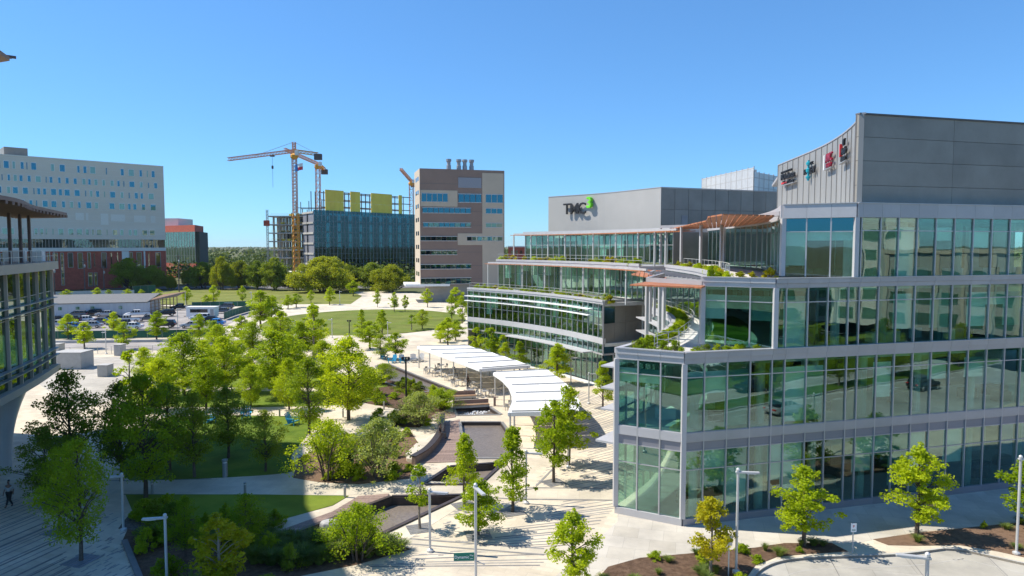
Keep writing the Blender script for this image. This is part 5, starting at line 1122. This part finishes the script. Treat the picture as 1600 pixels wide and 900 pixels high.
CW = empty('curved_bench_wall', (*cw[9], 0), 'curved dark timber bench wall holding the pale planted bank', 'bench wall'); band(cw, -.16, .16, -.02, .62).build('wall', 'deck', CW); band(cw, -.2, .34, .62, .70).build('seat_top', 'darkwall', CW)
layer('sand_bank', [(634, 714), (650, 698), (672, 686), (688, 676), (682, 693), (666, 711), (646, 724), (636, 722)], 'cream_light', .3)
g = G(516, 826); st = MB(); st.lathe([(.55, 0), (.66, .18), (.6, .42), (.4, .52)], (0, 0, 0), 9).build('pale_boulder', 'blockwhite', loc=g, bevel=.03); o = COL.objects['pale_boulder']; o.scale = (1.05, .7, 1); tag(o, 'pale stone block at the tip of the pointed pool', 'stone')
def adirondack():
    root = bpy.data.objects.new('garden_chair', None); COL.objects.link(root)
    def add(nm, m): o = m.build(nm, 'bluechair'); o.parent = root
    for k in range(5): add('seat_slat', MB().bar((-.28, -.28+.13*k, .36-.045*k), (.28, -.28+.13*k, .36-.045*k), .11, .03))
    for k in range(5): add('back_slat', MB().bar((-.24+.12*k, .30, .18), (-.27+.135*k, .58, .98-.04*abs(k-2)), .10, .03))
    for s_ in (-1, 1): add('arm_rest', MB().bar((.34*s_, -.34, .56), (.34*s_, .42, .52), .13, .03)); add('leg', MB().bar((.32*s_, -.32, 0), (.32*s_, -.32, .55), .07)); add('leg', MB().bar((.3*s_, -.3, .32), (.3*s_, .62, 0), .06))
    return root
ad = adirondack(); first = True
def chairs(spots, label, group, mn=None):
    global first
    for x, y, a in spots:
        r_ = ad if first else copy_tree(ad); first = False; r_.name = 'garden_chair'; r_.location = G(x, y); r_.rotation_euler = (0, 0, a); r_.scale = (1.25,)*3
        tag(r_, label, 'chair', group)
        if mn:
            for ch in r_.children: ch.material_slots[0].link = 'OBJECT'; ch.material_slots[0].material = M[mn]
chairs([(600, 561, .6), (613, 567, -.5), (629, 567, .4)], 'bright blue slatted garden chair beside the sloping pool kerb', 'blue garden chairs by the pool'); chairs([(458, 664, 1.2)], 'bright teal garden chair alone on the sunny lawn by a tall tree', None); chairs([(330, 660, 2), (385, 655, .3)], 'blue garden chair half hidden behind the shaded grove trees', 'blue garden chairs behind the grove'); chairs([(646, 566, .2), (656, 565, -.4)], 'pale grey garden chair next to the blue ones', 'grey garden chairs', 'polewhite')
def cafe():
    t = bpy.data.objects.new('cafe_table', None); COL.objects.link(t)
    for nm, m in (('table_top', MB().lathe([(.42, .71), (.42, .74)], n=16)), ('stem', MB().tube([(0, 0, 0), (0, 0, .71)], .04, 8)), ('foot', MB().lathe([(.28, 0), (.26, .03), (.05, .05)], n=12))): o = m.build(nm, 'steel'); o.parent = t
    c = bpy.data.objects.new('cafe_chair', None); COL.objects.link(c)
    for nm, m in [('seat', MB().box((0, 0, .45), (.44, .44, .04))), ('backrest', MB().box((0, .21, .68), (.42, .03, .3)))] + [('leg', MB().bar((.19*i, .19*j, 0), (.19*i, .19*j, .45 if j < 0 else .8), .035)) for i in (-1, 1) for j in (-1, 1)]: o = m.build(nm, 'steel', bevel=.008 if nm in ('seat', 'backrest') else 0); o.parent = c
    return t, c
ct, cc_ = cafe(); k = 0
for i, (x, y) in enumerate(((672, 583), (686, 588), (705, 594), (716, 603), (742, 606), (712, 584), (758, 620), (690, 578), (735, 618), (800, 640))):
    g = G(x, y); r_ = ct if i == 0 else copy_tree(ct); r_.name = 'cafe_table'; r_.location = g; tag(r_, 'small round grey cafe table under the white canopies', 'table', 'cafe tables under the canopies')
    for j in range(3 if i % 2 else 4):
        a = random.uniform(0, .8)+j*1.7; r_ = cc_ if k == 0 else copy_tree(cc_); k += 1; r_.name = 'cafe_chair'; r_.location = g+Vector((.72*math.cos(a), .72*math.sin(a), 0)); r_.rotation_euler = (0, 0, a-math.pi/2); tag(r_, 'grey metal cafe chair drawn up to a small round table', 'chair', 'cafe chairs under the canopies')
# tree grates in the paving
for x, y in ((127, 876), (74, 788), (93, 830), (656, 826), (726, 790), (747, 836), (801, 800), (865, 754), (942, 638)):
    g = G(x, y); q = empty('tree_grate', g, 'dark square tree grate set into the paving around a trunk', 'grate', 'tree grates in the paving'); an = R(74) if x < 200 else math.atan2(g.y-FC.y, g.x-FC.x)
    for i in range(6): c = Vector((math.cos(an+1.5708), math.sin(an+1.5708)))*(-.6+.24*i); piece('grate_bar', (g.x+c.x, g.y+c.y, .012), (1.5, .19, .03), 'louver' if x < 200 else 'stonekerb', q, an)
# ---------------------------------------------------------------- left mid ground: blocks, fences, shed, trailer, cars
def block(x0, x1, y, ty, dep, label, extra=None):
    a, b = G(x0, y), G(x1, y); h = (y-ty)*a.y/F*1.0; root = empty('concrete_block', (a+b)/2, label, 'block', 'pale concrete blocks by the terrace')
    MB().box(((a.x+b.x)/2, a.y+dep/2, h/2), (b.x-a.x, dep, h)).build('body', 'blockwhite', root, bevel=.04); MB().box(((a.x+b.x)/2, a.y+dep/2, h+.03), (b.x-a.x+.08, dep+.08, .06)).build('cap', 'blockwhite', root)
block(79, 92, 551, 538, 1.6, 'pale concrete cube next to the curved glass building'); block(178, 189, 556, 539, 1.5, 'pale concrete cube at the end of the thin wire fence'); block(83, 127, 577, 551, 3.0, 'widest pale concrete block, a low enclosure wall'); block(152, 168, 589, 571, 1.5, 'pale concrete cube nearest the dark trees')
def fence(pts, h, label, mn, step=2.6, name='screen_fence'):
    P = resample(pts, step); root = empty(name, (P[0].x, P[0].y, 0), label, 'fence')
    for p, q in zip(P, P[1:]): seg('screen_panel' if mn else 'wire_panel', p, q, .08, h, .03, mn or 'steel', root) if mn else None
    for p in P: MB().tube([(p.x, p.y, 0), (p.x, p.y, h+.08)], .035, 6).build('post', 'steel', root)
    for p, q in zip(P, P[1:]): MB().bar((p.x, p.y, h), (q.x, q.y, h), .04).build('rail', 'steel', root); 
    if not mn:
        for p, q in zip(P, P[1:]): MB().bar((p.x, p.y, .5), (q.x, q.y, .5), .03).build('rail', 'steel', root)
fence([G2(x, y) for x, y in ((20, 531), (200, 529), (345, 527))], 1.55, 'green screened fence along the near side of the parking lot', 'greenscreen'); fence(catmull([G2(x, y) for x, y in ((350, 500), (372, 492), (402, 484), (432, 481))], 5), 1.8, 'green screened fence curving round the lot corner', 'greenscreen'); fence([G2(x, y) for x, y in ((300, 481), (385, 479))], 1.6, 'green screened fence behind the parked trailer', 'greenscreen'); fence([G2(x, y) for x, y in ((208, 461), (243, 459))], 3.2, 'tall dark green screen beside the hospital oaks', 'greenscreen'); fence([G2(x, y) for x, y in ((60, 466), (150, 463), (210, 462))], 2.0, 'grey site fence in front of the brick hospital base', 'shedwall')
fence([G2(x, y) for x, y in ((88, 554), (190, 552), (260, 550))], 1.1, 'thin wire fence between the pale concrete cubes', None, 2.2, 'wire_fence')
seg('low_wall', G2(40, 537), G2(262, 534), -.05, .45, .4, 'blockwhite', None); o = COL.objects['low_wall']; tag(o, 'long low pale wall below the green screened fence', 'wall')
# shed with timber porch
SA, SBp = G(20, 496), G(231, 491); sdv = (SBp-SA).normalized(); sn = Vector((-sdv.y, sdv.x, 0)); SH = empty('site_shed', (SA+SBp)/2, 'long low white shed with grey roof along the parking lot', 'shed')
P = resample([(SA.x, SA.y), (SBp.x, SBp.y)], 3.0)
for p, q in zip(P, P[1:]): dd = (q-p).normalized()*.015; seg('wall_panel', p+dd, q-dd, 0, 3.0, .12, 'shedwall', SH)
MB().add([(*SA.xy, 3.0), (*SBp.xy, 3.0), (*(SBp+sn*14).xy, 4.2), (*(SA+sn*14).xy, 4.2)] + [(*(SA-sn*.4).xy, 3.2), (*(SBp-sn*.4).xy, 3.2), (*(SBp+sn*14).xy, 4.5), (*(SA+sn*14).xy, 4.5)], [(3, 2, 1, 0), (4, 5, 6, 7), (0, 1, 5, 4), (1, 2, 6, 5), (2, 3, 7, 6), (3, 0, 4, 7)]).build('roof', 'shedroof', SH)
MB().prism([(SBp.x, SBp.y), tuple((SBp+sn*14).xy), tuple((SA+sn*14).xy), tuple((SA+sn*.5).xy)], 0, 2.95).build('core_wall', 'shedwall', SH)
for t in (.34, .47, .58, .79): p = SA.lerp(SBp, t); piece('window', (p.x, p.y-.1, 1.9), (1.0, .12, .8), 'glass_dark', SH)
PA, PB = G(230, 490.5), G(277, 481); PH = empty('timber_porch', PA, 'timber framed lean-to with brown roof at the shed end', 'porch')
MB().add([(PA.x, PA.y-.3, 3.2), (PB.x, PB.y-.3, 3.2), (PB.x-1, PB.y+8, 4.0), (PA.x-2, PA.y+12, 4.0), (PA.x, PA.y-.3, 3.35), (PB.x, PB.y-.3, 3.35), (PB.x-1, PB.y+8, 4.15), (PA.x-2, PA.y+12, 4.15)], [(3, 2, 1, 0), (4, 5, 6, 7), (0, 1, 5, 4), (1, 2, 6, 5), (2, 3, 7, 6), (3, 0, 4, 7)]).build('roof', 'wood', PH)
for t in np.linspace(0, 1, 9): p = PA.lerp(PB, t); piece('post', (p.x, p.y, 1.6), (.18, .18, 3.2), 'wood', PH)
for z_ in (.6, 1.5, 2.4): MB().bar((PA.x, PA.y+.2, z_), (PA.lerp(PB, .55).x, PA.lerp(PB, .55).y+.2, z_), .12).build('rail', 'wood', PH)
ta, tb = G(291, 498), G(339, 497); TR = empty('site_trailer', (ta+tb)/2, 'white site trailer with dark window strip in the parking lot', 'trailer'); w_ = tb.x-ta.x; cx = (ta.x+tb.x)/2
MB().box((cx, ta.y+1.3, 1.55), (w_, 2.6, 2.3)).build('body', 'white', TR, bevel=.06); MB().box((cx, ta.y+1.3, 2.78), (w_+.3, 2.9, .14)).build('roof', 'white', TR); MB().box((cx-.3, ta.y-.02, 1.9), (w_*.62, .06, .8)).build('window_strip', 'carglass', TR); piece('door', (cx+w_*.42, ta.y-.02, 1.4), (.8, .06, 1.8), 'steel', TR)
for s_ in (-1, 1): MB().tube([(cx+s_*1.0, ta.y-.0, .38), (cx+s_*1.0, ta.y+.3, .38)], .36, 12).build('wheel', 'tyre', TR)
MB().bar((cx-w_/2, ta.y+1.3, .5), (cx-w_/2-1.2, ta.y+1.3, .45), .12).build('tow_bar', 'black', TR)
def make_car(kind, paint):
    root = bpy.data.objects.new('parked_car', None); COL.objects.link(root)
    def add(nm, m, mn, par=None, bev=0, sm=False): o = m.build(nm, mn, bevel=bev, smooth=sm); o.parent = par or root; return o
    L_, W_ = {'sedan': (4.7, 1.82), 'suv': (4.7, 1.9), 'pickup': (5.6, 1.95)}[kind]
    def loft(secs):               # (x, halfwidth, zlo, zhi)
        m = MB(); vs = []
        for x, hw, zl, zh in secs: vs += [(x, -hw*.93, zl), (x, -hw, zl+(zh-zl)*.45), (x, -hw*.9, zh), (x, hw*.9, zh), (x, hw, zl+(zh-zl)*.45), (x, hw*.93, zl)]
        n_ = len(secs); fs = [(i*6+k, i*6+(k+1) % 6, (i+1)*6+(k+1) % 6, (i+1)*6+k) for i in range(n_-1) for k in range(6)]; fs += [(5, 4, 3, 2, 1, 0), tuple((n_-1)*6+k for k in range(6))]
        m.add(vs, fs); return m
    h = W_/2; up = .18 if kind != 'sedan' else 0
    body = [(-L_/2, h*.8, .42+up, .72+up), (-L_/2+.15, h*.94, .28+up, .88+up), (-L_/2+1.1, h, .25+up, .93+up), (L_/2-1.5, h, .25+up, .95+up), (L_/2-.5, h*.96, .27+up, .86+up), (L_/2-.1, h*.88, .32+up, .7+up), (L_/2, h*.75, .4+up, .62+up)]
    add('body', loft(body), paint, bev=.03)
    cab = {'sedan': [(-1.75, h*.7, .9, .95), (-1.05, h*.74, .9, 1.40), (.25, h*.74, .9, 1.43), (1.15, h*.76, .9, .95)], 'suv': [(-2.2, h*.8, 1.05, 1.12), (-1.95, h*.78, 1.05, 1.68), (.2, h*.78, 1.05, 1.74), (1.2, h*.8, 1.05, 1.1)], 'pickup': [(-.65, h*.8, 1.05, 1.1), (-.55, h*.78, 1.05, 1.74), (.75, h*.78, 1.05, 1.78), (1.6, h*.8, 1.05, 1.1)]}[kind]
    add('windows', loft(cab), 'carglass'); rf = [(x, hw*.97, zh-.05, zh+.02) for x, hw, zl, zh in cab[1:3]]; add('roof', loft([(rf[0][0]-.05, *rf[0][1:]), (rf[1][0]+.05, *rf[1][1:])]), paint, bev=.015)
    for x in (cab[1][0]+.05, (cab[1][0]+cab[2][0])/2, cab[2][0]-.05):
        for s_ in (-1, 1): add('pillar', MB().bar((x, s_*h*.80, .92+up), (x*.97, s_*h*.76, cab[1][3]-.02), .08), paint)
    if kind == 'pickup': add('load_bed', MB().box((-1.75, 0, 1.08), (1.9, W_*.78, .14)), 'black')
    for x in (-L_/2+.95, L_/2-.95):
        for s_ in (-1, 1):
            r_ = .33+up*.3; wv = add('wheel', MB().tube([(x, s_*(h-.22), r_), (x, s_*(h+.01), r_)], r_, 14), 'tyre'); add('rim', MB().tube([(x, s_*(h-.05), r_), (x, s_*(h+.025), r_)], r_*.62, 10), 'chrome', wv)
    for s_ in (-1, 1): add('headlight', MB().box((L_/2-.12, s_*h*.64, .66+up), (.22, .36, .14)), 'chrome', bev=.02); add('tail_light', MB().box((-L_/2+.06, s_*h*.7, .72+up), (.14, .3, .16)), 'red', bev=.02); add('mirror', MB().box((cab[3][0]-.45, s_*(h+.08), 1.0+up*.8), (.14, .18, .12)), paint, bev=.02)
    return root
CARP = {}
def car(kind, paint, x, y, rot, label, group='vehicles in the parking lot', z=0., world=None):
    key = (kind, paint)
    if key not in CARP: CARP[key] = make_car(kind, paint); r_ = CARP[key]
    else: r_ = copy_tree(CARP[key])
    r_.name = 'parked_car'; r_.location = world or G(x, y, z); r_.rotation_euler = (0, 0, rot); tag(r_, label, {'sedan': 'car', 'suv': 'car', 'pickup': 'pickup'}[kind], group)
car('pickup', 'car_white', 199, 504, R(200), 'white pickup behind the small fence trees'); car('pickup', 'car_white', 215, 495, R(215), 'white pickup backed up to the shed porch'); car('sedan', 'car_white', 131, 503, R(205), 'white saloon between dark cars in the lot'); car('sedan', 'car_grey', 155, 506, R(200), 'dark grey saloon next to the white saloon'); car('suv', 'car_black', 145, 493, R(200), 'black off-roader by the shed wall'); car('suv', 'car_grey', 119, 496, R(200), 'grey off-roader by the shed wall')
car('suv', 'car_silver', 98, 493, R(200), 'silver off-roader beside the shed wall'); car('sedan', 'car_black', 88, 503, R(195), 'black saloon half behind the curved glass building'); car('sedan', 'car_silver', 165, 494, R(205), 'silver saloon in front of the shed'); car('suv', 'car_black', 258, 494, R(220), 'black off-roader beside the timber porch'); car('pickup', 'car_black', 283, 484, R(190), 'black pickup in the shade of the porch'); car('sedan', 'car_white', 205, 514, R(190), 'white saloon just behind the green fence'); car('suv', 'car_black', 257, 512, R(190), 'black off-roader behind a fence tree')
car('suv', 'car_white', 312, 501, R(190), 'white off-roader in front of the site trailer'); car('sedan', 'car_black', 328, 503, R(185), 'black saloon beside the bright blue car'); car('sedan', 'car_blue', 335, 508, R(185), 'bright blue car near the curved fence'); car('sedan', 'car_grey', 347, 489, R(200), 'grey saloon right of the site trailer'); car('suv', 'car_grey', 352, 483, R(190), 'dark off-roader at the lot fence corner'); car('sedan', 'car_silver', 90, 510, R(185), 'silver saloon beside the green fence end')
for x, y, k_, p_, r_, lb in ((108, 505, 'suv', 'car_black', 200, 'black off-roader two bays from the curved glass building'), (176, 500, 'sedan', 'car_black', 205, 'black saloon between the silver saloon and the white pickup'), (232, 501, 'sedan', 'car_grey', 205, 'grey saloon beside the white pickup near the porch'), (186, 511, 'suv', 'car_grey', 195, 'grey off-roader half hidden by the green fence trees'), (142, 512, 'sedan', 'car_silver', 195, 'silver saloon parked tight behind the green fence'), (112, 514, 'sedan', 'car_blue', 190, 'blue saloon low behind the green fence'), (300, 512, 'sedan', 'car_silver', 188, 'silver saloon between the trailer and the green fence')): car(k_, p_, x, y, R(r_), lb)
for x, y, k_, p_, lb in ((460, 449, 'sedan', 'car_silver', 'silver car on the back street left of the widest oak'), (537, 450, 'sedan', 'car_white', 'white car on the back street right of the widest oak'), (522, 449, 'suv', 'car_black', 'black car under the widest oak'), (586, 447, 'sedan', 'car_white', 'white car on the back street below the dark oak'), (300, 450, 'suv', 'car_grey', 'grey car on the back street beyond the far lawn')): car(k_, p_, x, y, R(4), lb, 'cars on the back street')
for i, (x_, y_, k_, p_) in enumerate(((41, 25.5, 'sedan', 'car_silver'), (66, 26, 'suv', 'car_black'), (47, 16, 'sedan', 'car_black'))): car(k_, p_, 0, 0, R(4 if y_ > 20 else 184), 'car driving on the road past the glass front, seen mirrored', 'cars on the road by the glass front', world=Vector((x_, y_, -.13)))
for i in range(7): car(*random.choice((('sedan', 'car_silver'), ('suv', 'car_black'), ('sedan', 'car_white'))), 0, 0, R(90), 'car parked across the street, mirrored in the glass front', 'cars mirrored in the glass', world=Vector((29+i*8.4, 1.5, -.1)))
def upole(x, y, ty, label):
    g = G(x, y); h = (y-ty)*g.y/F; root = empty('utility_pole', g, label, 'utility pole'); MB().tube([g, g+Vector((0, 0, h))], [.22, .15], 8).build('pole', 'steel_rust', root); MB().bar(g+Vector((-1.3, 0, h-.8)), g+Vector((1.3, 0, h-.8)), .16).build('crossarm', 'steel_rust', root); MB().lathe([(.25, 0), (.3, .1), (.3, .9), (.2, 1)], g+Vector((.4, -.3, h-3)), 8).build('transformer', 'steel', root)
upole(280, 456, 398, 'dark utility pole beside the small yellow green tree'); upole(133, 458, 405, 'utility pole in front of the brick hospital base'); upole(163, 457, 415, 'thin utility pole left of the big dark oak'); upole(86, 466, 412, 'utility pole near the grey site fence')
# ---------------------------------------------------------------- people
def skin(name, joints, edges, mn, parent, sub=1):
    me = bpy.data.meshes.new(name); ks = list(joints); me.from_pydata([joints[k][0] for k in ks], [(ks.index(a), ks.index(b)) for a, b in edges], [])
    o = bpy.data.objects.new(name, me); COL.objects.link(o); o.modifiers.new('s', 'SKIN'); 
    for i, k in enumerate(ks): r_ = joints[k][1]; me.skin_vertices[0].data[i].radius = (r_ if isinstance(r_, tuple) else (r_, r_))
    me.skin_vertices[0].data[0].use_root = True; sb = o.modifiers.new('u', 'SUBSURF'); sb.levels = sub; sb.render_levels = sub
    bpy.context.view_layer.update(); nm = bpy.data.meshes.new_from_object(o.evaluated_get(bpy.context.evaluated_depsgraph_get())); bpy.data.objects.remove(o)
    nm.materials.clear(); nm.materials.append(M[mn]); nm.polygons.foreach_set('use_smooth', [True]*len(nm.polygons)); q = bpy.data.objects.new(name, nm); COL.objects.link(q); q.parent = parent; return q
def person(loc, rz, label, shirt, trousers, hair, sit=False, stride=.12, arms=(.1, -.1)):
    root = empty('person', loc, label, 'person'); root.rotation_euler = (0, 0, rz)
    hp = .95 if not sit else .52; s_ = stride
    kn = lambda i: (.11*i, -.45 if sit else (.05+s_*i)*-1, .50 if sit else .50); an = lambda i: (.11*i, -.46 if sit else (s_*i*1.3+.0), .09); toe = lambda i: (.12*i, an(i)[1]-.19, .035)
    J = {'pelvis': ((0, 0, hp), (.13, .10)), 'waist': ((0, 0, hp+.17), (.125, .09)), 'chest': ((0, -.01, hp+.38), (.16, .11)), 'neck0': ((0, 0, hp+.54), .06), 'neck': ((0, -.01, hp+.60), .052), 'jaw': ((0, -.035, hp+.66), (.062, .07)), 'head': ((0, -.015, hp+.75), (.078, .095)), 'crown': ((0, 0, hp+.83), (.05, .06))}
    E = [('pelvis', 'waist'), ('waist', 'chest'), ('chest', 'neck0'), ('neck0', 'neck'), ('neck', 'jaw'), ('jaw', 'head'), ('head', 'crown')]
    J['nose'] = ((0, -.125, hp+.725), .014); E.append(('head', 'nose'))
    for i, t in ((1, 'l'), (-1, 'r')):
        J['hip'+t] = ((.10*i, 0, hp-.04), .09); J['knee'+t] = (kn(i), .058); J['ank'+t] = (an(i), .042); J['toe'+t] = (toe(i), .035); E += [('pelvis', 'hip'+t), ('hip'+t, 'knee'+t), ('knee'+t, 'ank'+t), ('ank'+t, 'toe'+t)]
        ay = arms[0 if i > 0 else 1]; J['sho'+t] = ((.19*i, 0, hp+.47), .06); J['elb'+t] = ((.25*i, .03+ay*.4, hp+.2), .042); J['wri'+t] = ((.25*i, -.08+ay, hp-.02), .03); J['palm'+t] = ((.25*i, -.11+ay, hp-.09), (.03, .018)); E += [('chest', 'sho'+t), ('sho'+t, 'elb'+t), ('elb'+t, 'wri'+t), ('wri'+t, 'palm'+t)]
        for f, (dx, ln) in enumerate(((-.024, .07), (-.008, .085), (.008, .082), (.022, .065))): J[f'f{f}'+t] = ((.25*i+dx, -.12+ay, hp-.09-ln), .008); E.append(('palm'+t, f'f{f}'+t))
        J['th'+t] = ((.25*i-.04*i, -.14+ay, hp-.10), .009); E.append(('wri'+t, 'th'+t))
    skin('body', J, E, 'skin', root)
    up = {k: (v[0], tuple(r+.018 for r in v[1]) if isinstance(v[1], tuple) else v[1]+.018) for k, v in J.items()}
    skin('shirt', {k: up[k] for k in ('pelvis', 'waist', 'chest', 'neck0', 'shol', 'shor', 'elbl', 'elbr')}, [('pelvis', 'waist'), ('waist', 'chest'), ('chest', 'neck0'), ('chest', 'shol'), ('chest', 'shor'), ('shol', 'elbl'), ('shor', 'elbr')], shirt, root)
    skin('trousers', {k: ((up[k][0][0], up[k][0][1], up[k][0][2]-(.03 if k == 'pelvis' else 0)), up[k][1]) for k in ('pelvis', 'hipl', 'hipr', 'kneel', 'kneer', 'ankl', 'ankr')}, [('pelvis', 'hipl'), ('pelvis', 'hipr'), ('hipl', 'kneel'), ('hipr', 'kneer'), ('kneel', 'ankl'), ('kneer', 'ankr')], trousers, root)
    skin('hair', {'a': ((0, .03, hp+.72), (.085, .08)), 'b': ((0, .02, hp+.82), (.088, .095)), 'c': ((0, .0, hp+.87), (.05, .06))}, [('a', 'b'), ('b', 'c')], hair, root); 
    for t in 'lr': skin('shoe', {'a': (J['ank'+t][0][:2]+(.05,), .05), 'b': (J['toe'+t][0], .042)}, [('a', 'b')], 'black', root)
person(G(15, 791), R(10), 'person in grey top and black trousers walking on shaded paving', 'car_silver', 'black', 'black')
person(G(731, 607), R(70), 'person in black standing under the long white canopy', 'black', 'black', 'black', arms=(-.15, .05)); g = G(683, 690)
person((cw[10].x+.05, cw[10].y+.0, .16), R(75), 'person in black and tan sitting on the curved bench wall', 'black', 'desk', 'black', sit=True)
# awnings by the glass corner
# ================================================================ air
hz = bpy.data.materials.new('haze_air'); hz.use_nodes = True; t = hz.node_tree; t.nodes.clear(); o_ = t.nodes.new('ShaderNodeOutputMaterial'); v_ = t.nodes.new('ShaderNodeVolumePrincipled')
v_.inputs['Color'].default_value = (.80, .90, 1, 1); v_.inputs['Density'].default_value = .00004; v_.inputs['Anisotropy'].default_value = .2; t.links.new(v_.outputs[0], o_.inputs['Volume']); MATS['haze_air'] = hz
hb = MB().box((0, 0, 34), (18400, 18400, 72.6)).build('haze', 'haze_air'); hb['kind'] = 'stuff'; tag(hb, 'thin pale summer haze over the whole district', 'haze')
